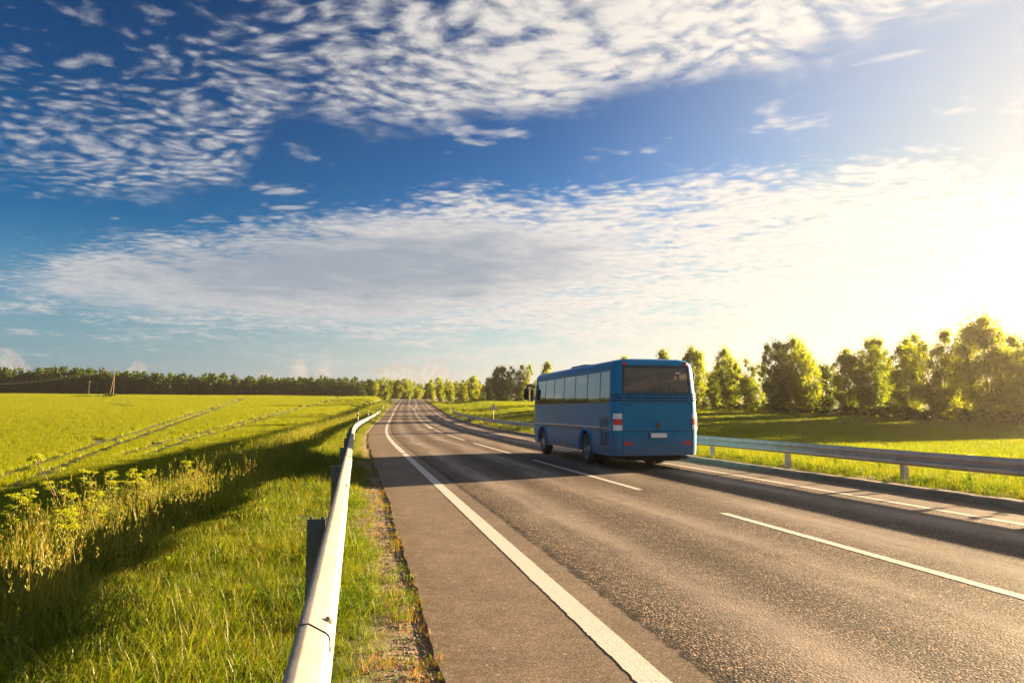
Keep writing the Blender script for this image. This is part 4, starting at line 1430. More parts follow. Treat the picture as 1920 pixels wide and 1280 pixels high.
def by_px(px, Y):
    X = (px - 960) / 1280.0 * Y * 1.0
    return X
def tree_px(name, px, top, Y, kind, label, group, wide=1.0):
    X = by_px(px, Y)
    zg = float(ground(X, Y))
    h = EYE + (769 - top) / 1280.0 * Y - zg
    return tree(name, (X, Y, zg - 0.05), h, kind, label, group, wide)
G1 = 'trees in the row beyond the right field'
right_row = [
    (1172, 668, 172, 3, 'slender birch whose tip shows just above the bus roof', 1.0),
    (1244, 655, 168, 3, 'narrow tree rising behind the right end of the bus roof', 1.0),
    (1300, 650, 142, 0, 'birch directly right of the bus, tall and pointed', 1.0),
    (1338, 684, 136, 1, 'short leafy tree just right of the pointed birch by the bus', .9),
    (1372, 655, 130, 1, 'broad green tree left of the big dark clump right of the bus', .85),
    (1408, 672, 124, 2, 'low rounded tree hugging the left side of the dense clump', .85),
    (1462, 634, 116, 4, 'dense dark round tree, the largest clump right of the bus', .78),
    (1510, 636, 113, 1, 'yellow green tree joined to the right side of the dark clump', .9),
    (1547, 668, 118, 5, 'dark tree in the gap right of the big clump', 1.0),
    (1590, 654, 108, 0, 'birch with drooping sunlit leaves, left of a twin pair', 1.05),
    (1628, 634, 105, 1, 'tall sunlit birch, right one of the twin pair', .85),
    (1664, 668, 108, 5, 'dark low tree between the twin birches and the hazy birches', 1.1),
    (1706, 634, 98, 0, 'pale birch in the sun haze, left of the spreading birch', 1.05),
    (1762, 620, 93, 1, 'spreading pale birch with open crown in the sun haze', .9),
    (1806, 668, 97, 2, 'lower hazy tree at the foot of the tallest birch', .8),
    (1848, 592, 88, 0, 'tallest tree of the right row, broad and hazy', 1.12),
    (1912, 630, 84, 1, 'hazy tree cut by the right edge of the picture', .95),
]
for px, top, Y, kd, lab, wd in right_row:
    tree_px('birch_tree' if kd in (0, 1, 3) else 'leafy_tree', px, top, Y, kd, lab, G1, wd * 0.9)
for k, (px, Y, h, kd) in enumerate([(1990, 80, 11.5, 2), (2070, 77, 13.0, 0), (2170, 72, 11.0, 1)]):
    X = by_px(px, Y)
    tree('leafy_tree', (X, Y, float(ground(X, Y))), h, kd, ['first', 'second', 'third'][k] + ' tree of the right row beyond the right edge of the picture', G1)
G2 = 'trees around the distant bend of the road'
mid = [
    (1026, 678, 232, 3, 'narrow tree whose tip shows left of the bus roof', .9),
    (1004, 712, 236, 1, 'low tree showing above the bus mirror', .9),
    (976, 684, 226, 1, 'yellow green tree left of the bus, right one of the tall pair', .8),
    (942, 683, 222, 4, 'tall dark tree left of the bus, left one of the tall pair', .78),
    (922, 700, 232, 5, 'dark narrow tree hugging the left side of the tall pair', 1.0),
    (905, 716, 252, 5, 'small dark tree in the gap left of the tall pair', 1.0),
    (888, 704, 240, 0, 'slim sunlit tree with thin top beside the slim pole', .95),
    (868, 712, 245, 1, 'sunlit bushy tree just left of the slim pole', .9),
    (846, 710, 262, 2, 'rounded tree right of the road crest, second from the road', .8),
    (828, 708, 268, 1, 'rounded tree right of the road crest, third from the road', .8),
    (812, 712, 285, 1, 'tree nearest the road crest on its right side', .8),
    (784, 714, 345, 2, 'tree closing the view straight above the road crest', .9),
    (766, 710, 338, 1, 'tree above the left edge of the road crest', .9),
    (746, 712, 335, 0, 'tree just left of the road crest', 1.2),
    (722, 706, 345, 2, 'high crowned tree at the right end of the far wood', .9),
    (700, 714, 340, 1, 'tree left of the high crowned tree at the wood end', 1.0),
]
for px, top, Y, kd, lab, wd in mid:
    tree_px('leafy_tree', px, top, Y, kd, lab, G2, wd)

# low trees for the wood that closes the horizon: single meshes, shared
FAR = []
for i in range(6):
    H = 11.0
    dark = i % 2 == 0
    v_, f_, va, blobs = crown_mesh(300 + i, H, [7.5, 6.0, 8.5, 5.0, 7.0, 9.0][i], .0, 54, 26, .62, [.5, .4, .55, .3, .45, .6][i], .4, '', [3, 1, 4, 1, 2, 4][i])
    tm = MB().tube([(0, 0, -0.6), (0, 0, H * 0.8)], [0.2, 0.05], 5, cap=False)
    tv = np.array(tm.v); tf = np.array([f for f in tm.f if len(f) == 4])
    me = np_mesh('far_tree', np.concatenate([v_, tv]), np.concatenate([f_, tf + len(v_)]), [M['leaf_dark']], np.concatenate([va, np.zeros(len(tv))]))
    FAR.append(me)
def far_tree(px, Y, h, kd, lab, grp, wide=1.0):
    X = by_px(px, Y)
    o = link('far_tree', FAR[kd])
    o.location = (X, Y, float(ground(X, Y)) - 0.2)
    s = h / 11.0
    o.scale = (s * wide, s * wide, s)
    o.rotation_euler = (0, 0, random.uniform(0, 6.28))
    tag(o, lab, 'tree', grp)
    return o
LW = 'dark green tree in the front edge of the far wood beyond the left field'
for px in np.arange(-60, 700, 5.4):
    base_h = np.interp(px, [0, 120, 200, 300, 480, 700], [14.5, 15.0, 14.0, 13.0, 11.5, 10.0])
    far_tree(px + rng.normal() * 2.5, 352 + rng.uniform(-8, 8), base_h * rng.uniform(0.70, 1.0), int(rng.integers(6)), LW, 'front trees of the far wood', rng.uniform(.95, 1.35))
# the wood behind reads as one mass
def mass(name, items, label):
    V, F, A = [], [], []
    o = 0
    for (X, Y, h, kd, wd) in items:
        me = FAR[kd]
        v_ = np.zeros(len(me.vertices) * 3, dtype=np.float32); me.vertices.foreach_get('co', v_); v_ = v_.reshape(-1, 3)
        nf = len(me.polygons)
        f_ = np.zeros(nf * 4, dtype=np.int32); me.loops.foreach_get('vertex_index', f_); f_ = f_.reshape(-1, 4)
        a_ = np.zeros(len(v_), dtype=np.float32); me.attributes['var'].data.foreach_get('value', a_)
        s = h / 11.0
        th = rng.uniform(0, 6.28)
        c_, s_ = math.cos(th), math.sin(th)
        q = np.stack([(v_[:, 0] * c_ - v_[:, 1] * s_) * s * wd + X, (v_[:, 0] * s_ + v_[:, 1] * c_) * s * wd + Y, v_[:, 2] * s + float(ground(X, Y)) - 0.3], 1)
        V.append(q); F.append(f_ + o); A.append(a_)
        o += len(v_)
    me = np_mesh(name, np.concatenate(V), np.concatenate(F), M['leaf_dark'], np.concatenate(A))
    ob = link(name, me)
    tag(ob, label, kind='stuff')
    return ob
items = []
for px in np.arange(-420, 760, 9):
    base_h = np.interp(px, [0, 120, 200, 300, 480, 700], [15.0, 15.5, 15.0, 14.0, 12.5, 11.5])
    items.append((by_px(px, 392) + rng.normal() * 2, 392 + rng.uniform(-14, 14), base_h * rng.uniform(.9, 1.12), int(rng.integers(6)), rng.uniform(.95, 1.3)))
mass('far_wood', items, 'depth of the dark wood behind its front trees, beyond the left field')
items = []
for px in np.arange(690, 1180, 8):
    items.append((by_px(px, 400) + rng.normal() * 2, 400 + rng.uniform(-14, 14), 10.5 * rng.uniform(.9, 1.1), int(rng.integers(6)), rng.uniform(1.0, 1.3)))
for k in range(46):      # behind the right row
    if k % 3 == 1: continue
    f = k / 45
    px = 1000 + f * 1300
    Y = float(np.interp(px, [1000, 1240, 1300, 1400, 1500, 1700, 1920, 2300], [300, 200, 172, 152, 138, 120, 106, 85])) + rng.uniform(-4, 4)
    items.append((by_px(px, Y), Y, rng.uniform(4.0, 6.2), int(rng.integers(6)), rng.uniform(.9, 1.2)))
mass('background_wood', items, 'shaded thicket closing the gaps behind the tree rows')

# shrubs and hedge at the foot of the rows
SHR = []
for i in range(3):
    v_, f_, va, blobs = crown_mesh(500 + i, 2.2, 3.6, .02, 34, 55, .24, .5, .3, '', 3)
    SHR.append(np_mesh('shrub', v_, f_, M['leaf_dark'] if i != 1 else M['leaf'], va))
k = 0
for px in np.arange(1312, 1960, 13):
    Y = float(np.interp(px, [1240, 1300, 1400, 1500, 1700, 1920], [160, 138, 121, 111, 94, 80])) + rng.uniform(-1.5, 1.0)
    X = by_px(px, Y)
    o = link('shrub', SHR[k % 3]); k += 1
    o.location = (X, Y, float(ground(X, Y)) - 0.1)
    s = rng.uniform(0.45, 0.95)
    o.scale = (s * 1.5, s * 1.5, s); o.rotation_euler = (0, 0, rng.uniform(0, 6.28))
    tag(o, 'low dark shrub at the foot of the right tree row', 'shrub', 'shrubs under the right tree row')
for px in np.arange(858, 996, 9):
    Y = float(np.interp(px, [850, 1000], [238, 214])) + rng.uniform(-2, 2)
    X = by_px(px, Y)
    o = link('shrub', SHR[k % 3]); k += 1
    o.location = (X, Y, float(ground(X, Y)) - 0.1)
    s = rng.uniform(0.5, 1.0)
    o.scale = (s * 1.6, s * 1.6, s); o.rotation_euler = (0, 0, rng.uniform(0, 6.28))
    tag(o, 'low dark shrub under the trees left of the bus', 'shrub', 'shrubs under the distant trees')
for q, (px, py, s) in enumerate([(204, 745, 0.9), (196, 745, 0.55)]):
    p = hit(px, py)
    o = link('shrub', SHR[q])
    o.location = p; o.scale = (s * 1.2, s, s)
    tag(o, ['bush growing at the foot of the braced utility pole', 'small low bush just left of the braced pole'][q], 'shrub')
p0, p1 = hit(140, 745), hit(190, 745)
hv = MB()
vv, ff, aa = [], [], []
for f in np.linspace(0, 1, 26):
    q = p0.lerp(p1, f)
    vv.append(np.array([q.x, q.y, q.z]) + rng.normal(size=(40, 3)) * np.array([.7, .7, .16]) + np.array([0, 0, .3]))
pv_ = np.concatenate(vv)
v_, f_ = leaf_quads(rng, pv_, 0.4)
o = link('weed_strip', np_mesh('weed_strip', v_, f_, M['leaf_dark'], rng.random(len(v_))))
tag(o, 'dark strip of weeds left of the braced pole in the field', kind='stuff')

# ------------------------------------------------------------------ grass, crop and gravel (instanced from a few tufts)
class Tuft:
    def __init__(self):
        self.v, self.f, self.m, self.a = [], [], [], []
    def blade(self, r_, base, h, wd, lean, az_, mat=0, var=0.5, curl=1.0, segs=3):
        dx, dy = math.cos(az_), math.sin(az_)
        wx_, wy_ = -dy, dx
        o = len(self.v)
        for i in range(segs):
            f = i / segs
            off = lean * f ** (1.3 + curl)
            ww = wd * (1 - 0.75 * f ** 1.5) / 2
            c_ = (base[0] + dx * off, base[1] + dy * off, base[2] + h * f * (1 - 0.12 * f * curl * lean / max(h, .01)))
            self.v += [(c_[0] - wx_ * ww, c_[1] - wy_ * ww, c_[2]), (c_[0] + wx_ * ww, c_[1] + wy_ * ww, c_[2])]
        self.v.append((base[0] + dx * lean, base[1] + dy * lean, base[2] + h * (1 - 0.12 * curl * lean / max(h, .01))))
        for i in range(segs - 1):
            a = o + 2 * i
            self.f.append((a, a + 1, a + 3, a + 2)); self.m.append(mat)
        a = o + 2 * (segs - 1)
        self.f.append((a, a + 1, a + 2)); self.m.append(mat)
        self.a += [var] * (2 * segs + 1)
    def leafq(self, c_, d, up, ln, wd, mat, var):
        """a pointed leaf: 4-corner diamond folded a little"""
        d = Vector(d).normalized(); up = Vector(up)
        s_ = d.cross(up)
        if s_.length < 1e-4: s_ = d.cross(Vector((1, 0.2, 0)))
        s_.normalize()
        n_ = s_.cross(d)
        o = len(self.v)
        c_ = Vector(c_)
        for q in (c_, c_ + d * ln * .5 + s_ * wd / 2 + n_ * wd * .2, c_ + d * ln, c_ + d * ln * .5 - s_ * wd / 2 + n_ * wd * .2):
            self.v.append(tuple(q))
        self.f.append((o, o + 1, o + 2, o + 3)); self.m.append(mat)
        self.a += [var] * 4
    def stone(self, r_, c_, s_, mat, var):
        o = len(self.v)
        pts = [(1, 0, 0), (-1, 0, 0), (0, 1, 0), (0, -1, 0), (0, 0, .7), (0, 0, -.5)]
        for p in pts:
            k = r_.uniform(.7, 1.25)
            self.v.append((c_[0] + p[0] * s_ * k, c_[1] + p[1] * s_ * k, c_[2] + p[2] * s_ * k))
        for f in ((0, 2, 4), (2, 1, 4), (1, 3, 4), (3, 0, 4), (2, 0, 5), (1, 2, 5), (3, 1, 5), (0, 3, 5)):
            self.f.append(tuple(o + k for k in f)); self.m.append(mat)
        self.a += [var] * 6

def scatter(name, tufts, mats, pts, scales, rots, label, tilt=0.0):
    """one object: the tuft variants and the points they stand on, put together by a small node group"""
    V, F, FM, A = [], [], [], []
    isv = []
    o = 0
    for k, tf in enumerate(tufts):
        V += tf.v; F += [tuple(i + o for i in f) for f in tf.f]; FM += tf.m; A += tf.a
        isv += [k] * len(tf.v)
        o += len(tf.v)
    nT = o
    nP = len(pts)
    pts = np.asarray(pts, dtype=np.float32)
    me = bpy.data.meshes.new(name)
    me.from_pydata(V + [tuple(p) for p in pts.tolist()], [], F)
    for q in mats: me.materials.append(q)
    me.polygons.foreach_set('material_index', np.asarray(FM, dtype=np.int32))
    tot = nT + nP
    def att(nm, typ, arr):
        a = me.attributes.new(nm, typ, 'POINT')
        a.data.foreach_set('vector' if typ == 'FLOAT_VECTOR' else 'value', np.ascontiguousarray(arr).ravel())
    att('var', 'FLOAT', np.concatenate([np.asarray(A, dtype=np.float32), np.zeros(nP, dtype=np.float32)]))
    vid = np.concatenate([np.asarray(isv, dtype=np.int32), np.full(nP, -1, dtype=np.int32)])
    att('variant', 'INT', vid)
    pick = np.concatenate([np.zeros(nT, dtype=np.int32), rng.integers(0, len(tufts), nP).astype(np.int32)])
    att('pick', 'INT', pick)
    att('size', 'FLOAT', np.concatenate([np.ones(nT, dtype=np.float32), np.asarray(scales, dtype=np.float32)]))
    rr = np.zeros((tot, 3), dtype=np.float32)
    rr[nT:, 2] = rots
    if tilt > 0:
        rr[nT:, 0] = rng.normal(size=nP) * tilt; rr[nT:, 1] = rng.normal(size=nP) * tilt
    att('turn', 'FLOAT_VECTOR', rr)
    ob = link(name, me)
    ng = bpy.data.node_groups.new(name + '_scatter', 'GeometryNodeTree')
    ng.interface.new_socket('Geometry', in_out='INPUT', socket_type='NodeSocketGeometry')
    ng.interface.new_socket('Geometry', in_out='OUTPUT', socket_type='NodeSocketGeometry')
    N, Lk = ng.nodes, ng.links
    gi = N.new('NodeGroupInput'); go = N.new('NodeGroupOutput')
    def named(nm, dt):
        q = N.new('GeometryNodeInputNamedAttribute'); q.data_type = dt; q.inputs[0].default_value = nm
        return next(s for s in q.outputs if s.enabled and s.name == 'Attribute')
    va = named('variant', 'INT')
    def sepv(val):
        c_ = N.new('FunctionNodeCompare'); c_.data_type = 'INT'; c_.operation = 'EQUAL'
        ins = [s for s in c_.inputs if s.enabled]
        Lk.new(va, ins[0]); ins[1].default_value = val
        sg = N.new('GeometryNodeSeparateGeometry'); sg.domain = 'POINT'
        Lk.new(gi.outputs[0], sg.inputs[0]); Lk.new(c_.outputs[0], sg.inputs[1])
        return sg.outputs[0]
    jn = N.new('GeometryNodeJoinGeometry')
    for k in range(len(tufts)):
        g2 = N.new('GeometryNodeGeometryToInstance')
        Lk.new(sepv(k), g2.inputs[0])
        Lk.new(g2.outputs[0], jn.inputs[0])
    ip = N.new('GeometryNodeInstanceOnPoints')
    Lk.new(sepv(-1), ip.inputs['Points'])
    Lk.new(jn.outputs[0], ip.inputs['Instance'])
    ip.inputs['Pick Instance'].default_value = True
    Lk.new(named('pick', 'INT'), ip.inputs['Instance Index'])
    e2r = N.new('FunctionNodeEulerToRotation')
    Lk.new(named('turn', 'FLOAT_VECTOR'), e2r.inputs[0])
    Lk.new(e2r.outputs[0], ip.inputs['Rotation'])
    Lk.new(named('size', 'FLOAT'), ip.inputs['Scale'])
    Lk.new(ip.outputs[0], go.inputs[0])
    md = ob.modifiers.new('scatter', 'NODES'); md.node_group = ng
    tag(ob, label, kind='stuff')
    return ob

def in_view(X, Y, margin=3.0):
    return (np.abs(X) < Y * 0.80 + margin) & (Y > 0.4)
def pts_on(X, Y, dz=0.0):
    return np.stack([X, Y, ground(X, Y) + dz], 1)

# --- left field: cereal crop with wheel tracks
def poly_dist(X, Y, line):
    d = np.full(len(X), 1e9)
    for a, b_ in zip(line[:-1], line[1:]):
        ax, ay = a[0], a[1]; bx, by = b_[0] - ax, b_[1] - ay
        q = np.clip(((X - ax) * bx + (Y - ay) * by) / (bx * bx + by * by + 1e-9), 0, 1)
        d = np.minimum(d, np.hypot(X - ax - q * bx, Y - ay - q * by))
    return d
tracks = []
for line in ([(452, 748), (400, 767), (272, 812), (205, 833), (125, 862), (60, 889), (-40, 925)],
             [(640, 744), (560, 766), (480, 788), (330, 829), (240, 858)],
             [(630, 744), (622, 742)],
             [(192, 757), (215, 759), (250, 764)],
             [(140, 829), (175, 826), (205, 832)]):
    tracks.append([hit(*p) for p in line])
pairs = []
for i, tl in enumerate(tracks):
    off = 0.95 if i < 2 else 0.55
    for s in (-1, 1):
        q = []
        for k, p in enumerate(tl):
            d = (tl[min(k + 1, len(tl) - 1)] - tl[max(k - 1, 0)]); d.z = 0; d.normalize()
            q.append((p.x + s * off * d.y, p.y - s * off * d.x))
        pairs.append((q, 0.52 if i < 2 else 0.36))

def crop_tuft(r_, nb, rad, h, wd):
    t_ = Tuft()
    for _ in range(nb):
        a = r_.uniform(0, 6.28); q = rad * math.sqrt(r_.random())
        hh = h * r_.uniform(.75, 1.12)
        t_.blade(r_, (q * math.cos(a), q * math.sin(a), 0), hh, wd * r_.uniform(.7, 1.3), hh * r_.uniform(.1, .6), r_.uniform(0, 6.28), 0, r_.random(), segs=2)
    return t_
tr_ = np.random.default_rng(21)
crop_t = [crop_tuft(tr_, 34, 0.40, 0.42, 0.030) for _ in range(5)]
def field_points(n_lo, n_hi, zones):
    X, Y, S = [], [], []
    for y0, y1, dens, sc in zones:
        xa = max(-y1 * 0.80 - 4, -330)
        area_n = int((y1 - y0) * (n_hi - n_lo) * dens)
        yy = rng.uniform(y0, y1, area_n); nn_ = rng.uniform(n_lo, n_hi, area_n)
        xx = xref(yy) + nn_
        k = in_view(xx, yy, 4.0)
        X.append(xx[k]); Y.append(yy[k]); S.append(np.full(k.sum(), sc))
    X, Y, S = np.concatenate(X), np.concatenate(Y), np.concatenate(S)
    return X, Y, S * rng.uniform(.93, 1.07, len(X))
X, Y, S = field_points(-230, -9.6, [(8, 40, 9.0, .95), (40, 75, 6.5, .95), (75, 130, 3.6, 1.0), (130, 230, 1.7, 1.1), (230, 346, 0.9, 1.35)])
keep = np.ones(len(X), bool)
for ln, hw in pairs:
    dist = poly_dist(X, Y, ln)
    keep &= dist > hw + 0.18 * np.clip(S, 1, 1.4) * np.clip(Y / 60, .6, 1.3)
pole_d = np.hypot(X - base.x, Y - base.y)
keep &= pole_d > 2.0
X, Y, S = X[keep], Y[keep], S[keep]
print('crop', len(X))
scatter('cereal_crop', crop_t, [M['crop']], pts_on(X, Y), S, rng.uniform(0, 6.28, len(X)), 'bright green cereal crop covering the left field')

# --- right field: shorter meadow
mead_t = [crop_tuft(tr_, 30, 0.42, 0.20, 0.022) for _ in range(4)]
X, Y, S = field_points(15.5, 120, [(4, 40, 5.0, 1.0), (40, 80, 3.4, 1.05), (80, 150, 1.6, 1.25), (150, 250, 0.9, 1.6)])
# nothing grows behind the tree row
lim = np.interp(X / np.maximum(Y, 1) * 1280 + 960, [840, 1000, 1240, 1400, 1500, 1700, 1920, 2100], [262, 232, 170, 128, 116, 99, 86, 78])
k = Y < lim
X, Y, S = X[k], Y[k], S[k]
print('meadow', len(X))
scatter('meadow_grass', mead_t, [M['meadow']], pts_on(X, Y), S, rng.uniform(0, 6.28, len(X)), 'short green grass of the right field before the trees')

# --- verges
gr_ = np.random.default_rng(5)
def grass_tuft(nb, rad, h, wd, leafy=0, straw=0.08, lean=.5):
    t_ = Tuft()
    for _ in range(nb):
        a = gr_.uniform(0, 6.28); q = rad * math.sqrt(gr_.random())
        hh = h * gr_.uniform(.5, 1.15)
        t_.blade(gr_, (q * math.cos(a), q * math.sin(a), -0.01), hh, wd * gr_.uniform(.6, 1.3), hh * gr_.uniform(.15, lean * 2), gr_.uniform(0, 6.28), 1 if gr_.random() < straw else 0, gr_.random())
    for _ in range(leafy):
        a = gr_.uniform(0, 6.28); q = rad * gr_.random()
        d = (math.cos(a), math.sin(a), gr_.uniform(.2, 1.1))
        t_.leafq((q * math.cos(a), q * math.sin(a), gr_.uniform(0.0, h * .5)), d, (0, 0, 1), h * gr_.uniform(.3, .6), h * gr_.uniform(.12, .26), 2, gr_.random())
    return t_
short_t = [grass_tuft(30, .085, .12, .0036, 0, .22), grass_tuft(26, .10, .15, .0038, 5, .15), grass_tuft(18, .09, .09, .004, 9), grass_tuft(28, .08, .17, .0034, 0, .2), grass_tuft(12, .08, .07, .004, 12)]
MATS_G = [M['grass'], M['straw'], M['weed']]
M['dry'] = foliage('parched_grass', [(0.0, (0.20, 0.15, 0.02)), (0.5, (0.30, 0.17, 0.035)), (1.0, (0.34, 0.15, 0.05))], 0.4, tint=(1, .9, .5))
def verge_points(n0, n1, zones):
    X, Y, S = [], [], []
    for y0, y1, dens, sc in zones:
        k = int((y1 - y0) * (n1 - n0) * dens)
        yy = rng.uniform(y0, y1, k); nn_ = rng.uniform(n0, n1, k)
        xx = xref(yy) + nn_
        q = in_view(xx, yy, 1.5)
        X.append(xx[q]); Y.append(yy[q]); S.append(np.full(q.sum(), sc))
    X, Y, S = np.concatenate(X), np.concatenate(Y), np.concatenate(S)
    return X, Y, X - xref(Y), S * rng.uniform(.65, 1.3, len(X))
X, Y, n, S = verge_points(-10.5, 0.60, [(1, 9, 260, .9), (9, 20, 110, 1.05), (20, 45, 26, 1.5), (45, 120, 8, 2.0), (120, 240, 2.5, 2.6)])
# sparse and trampled on the gravelly strip next to the asphalt
cl = np.sin(X * 3.1 + 1.7 * np.sin(Y * 2.3)) * np.sin(Y * 2.7 + np.sin(X * 4.1)) * .5 + .5
pr = np.clip(1.0 - sstep(n, -.15, .48) * (1.22 - .60 * cl), 0, 1)
k = rng.random(len(X)) < pr
X, Y, n, S = X[k], Y[k], n[k], S[k]
S = S * (1 - .45 * sstep(n, -.1, .5)) * (1 + .75 * sstep(-n, .5, 1.8)) * (.55 + .95 * (np.sin(X * 1.9 + np.sin(Y * 1.3)) * np.sin(Y * 1.6 + 1) * .5 + .5))
print('verge', len(X))
scatter('verge_grass', short_t, MATS_G, pts_on(X, Y), S, rng.uniform(0, 6.28, len(X)), 'short green grass and clover of the left verge around the rail', tilt=.12)

X2, Y2, n2, S2 = verge_points(-.35, .60, [(1, 10, 60, .85), (10, 26, 34, .95), (26, 60, 8, 1.2)])
dry_t = [grass_tuft(16, .07, .10, .0042, 3, .8), grass_tuft(12, .08, .07, .0042, 6, .7), grass_tuft(14, .06, .14, .0038, 0, .9)]
k = rng.random(len(X2)) < (.25 + .75 * sstep(n2, -.2, .35)) * (np.sin(X2 * 2.3 + Y2) * np.sin(Y2 * 1.9) * .5 + .5)
scatter('dry_verge_grass', dry_t, [M['grass'], M['dry'], M['weed']], pts_on(X2[k], Y2[k]), S2[k], rng.uniform(0, 6.28, int(k.sum())), 'dry orange brown grass on the gravelly edge beside the asphalt', tilt=.2)

# tall seeding grass on the bank
def tall_tuft(nst, h, nb):
    t_ = grass_tuft(nb, .12, h * .6, .006, 0, .35, .30)
    for _ in range(nst):
        a = gr_.uniform(0, 6.28); q = .12 * math.sqrt(gr_.random())
        hh = h * gr_.uniform(.65, 1.1)
        ln = hh * gr_.uniform(.05, .28); az_ = gr_.uniform(0, 6.28)
        bx, by = q * math.cos(a), q * math.sin(a)
        vr = gr_.random()
        t_.blade(gr_, (bx, by, 0), hh, .0048, ln, az_, 1 if gr_.random() < .6 else 0, vr, segs=3)
        tipx, tipy, tipz = bx + math.cos(az_) * ln, by + math.sin(az_) * ln, hh * (1 - .12 * ln / hh)
        sl = gr_.uniform(.06, .13)
        for _k in range(7):
            f = gr_.random()
            th = gr_.uniform(0, 6.28)
            t_.leafq((tipx - math.cos(az_) * ln * .12 * f, tipy - math.sin(az_) * ln * .12 * f, tipz - sl * f), (math.cos(th) * .5, math.sin(th) * .5, 1.1), (math.sin(th), math.cos(th), .2), .032, .010, 1, gr_.random())
    return t_
tall_t = [tall_tuft(7, .62, 12), tall_tuft(5, .75, 10), tall_tuft(9, .50, 14), tall_tuft(4, .85, 8)]
X, Y, n, S = verge_points(-9.8, -0.45, [(2, 10, 30, 1.0), (10, 22, 22, 1.0), (22, 50, 7.5, 1.15), (50, 110, 2.6, 1.4), (110, 235, .9, 1.6)])
dense = sstep(-n, 1.5, 2.2)
cl = np.sin(X * .83 + .9 * np.sin(Y * .61)) * np.sin(Y * .77 + np.sin(X * .7)) * .5 + .5
k = rng.random(len(X)) < np.clip(dense * (.40 + .85 * cl) * (1 - .72 * sstep(-n, 3.6, 5.0)), .22, 1)
X, Y, n, S = X[k], Y[k], n[k], S[k]
S = S * (.45 + .40 * sstep(-n, 1.3, 2.2) - .42 * sstep(-n, 2.7, 4.0))
print('tall', len(X))
scatter('tall_grass', tall_t, MATS_G, pts_on(X, Y), S, rng.uniform(0, 6.28, len(X)), 'tall seeding grass with dry stalks on the left bank', tilt=.08)

# right verge under the rail
mid_t = [grass_tuft(20, .12, .24, .008, 3, .12), grass_tuft(18, .12, .30, .008, 0, .2), grass_tuft(14, .12, .20, .008, 8)]
X, Y, n, S = verge_points(11.45, 18.5, [(2, 16, 34, 1.0), (16, 35, 26, 1.1), (35, 70, 10, 1.4), (70, 130, 4, 1.8), (130, 240, 1.6, 2.4)])
S = S * (.55 + .55 * sstep(n, 11.5, 12.6))
print('rverge', len(X))
scatter('roadside_grass', mid_t, MATS_G, pts_on(X, Y), S, rng.uniform(0, 6.28, len(X)), 'sunlit yellow green grass along the kerb under the right rail', tilt=.12)

# gravel and crumbs along the asphalt edge
M['gravel'] = foliage('gravel_stones', [(0.0, (0.06, 0.045, 0.035)), (0.6, (0.16, 0.13, 0.10)), (1.0, (0.34, 0.29, 0.24))], 0.0, gloss=0.03)
st_t = []
for _ in range(4):
    t_ = Tuft()
    for _k in range(7):
        a = gr_.uniform(0, 6.28); q = .07 * math.sqrt(gr_.random())
        t_.stone(gr_, (q * math.cos(a), q * math.sin(a), .003), gr_.uniform(.004, .013), 0, gr_.random())
    st_t.append(t_)
X, Y, n, S = verge_points(-.05, .80, [(1.5, 10, 190, 1.0), (10, 24, 80, 1.2)])
k = rng.random(len(X)) < sstep(n, -.05, .5) * (1 - .7 * sstep(n, .62, .80))
X, Y, n, S = X[k], Y[k], n[k], S[k]
k = n < .63
X, Y, n, S = X[k], Y[k], n[k], S[k]
P_ = pts_on(X, Y)
scatter('gravel', st_t, [M['gravel']], P_, S, rng.uniform(0, 6.28, len(X)), 'loose gravel between the asphalt edge and the left verge')

# ------------------------------------------------------------------ wild parsnip and other plants one can pick out
def stem_tube(t_, pts, r0, r1, mat, var):
    mb = MB().tube(pts, [r0 + (r1 - r0) * i / (len(pts) - 1) for i in range(len(pts))], 5, cap=False)
    o = len(t_.v)
    t_.v += mb.v
    for f in mb.f:
        t_.f.append(tuple(o + k for k in f)); t_.m.append(mat)
    t_.a += [var] * len(mb.v)
def umbel(tf, ts, r_, top, rad, mflow):
    """flat-topped cluster: rays and small flower heads"""
    top = Vector(top)
    foot = top - Vector((0, 0, rad * .8))
    for k in range(int(r_.integers(9, 14))):
        a = r_.uniform(0, 6.28); q = rad * math.sqrt(r_.random())
        e = top + Vector((q * math.cos(a), q * math.sin(a), -rad * .30 * (q / rad) ** 2 + r_.normal() * rad * .07))
        stem_tube(tf, [foot, e], .0022, .0016, 0, r_.random())
        for _k in range(13):
            th = r_.uniform(0, 6.28); q2 = rad * .26 * math.sqrt(r_.random())
            c_ = e + Vector((q2 * math.cos(th), q2 * math.sin(th), r_.normal() * rad * .05))
            tf.leafq(c_, (math.cos(th), math.sin(th), r_.uniform(-.9, 1.0)), unit(r_, 1)[0], rad * .22, rad * .17, 0, r_.random())
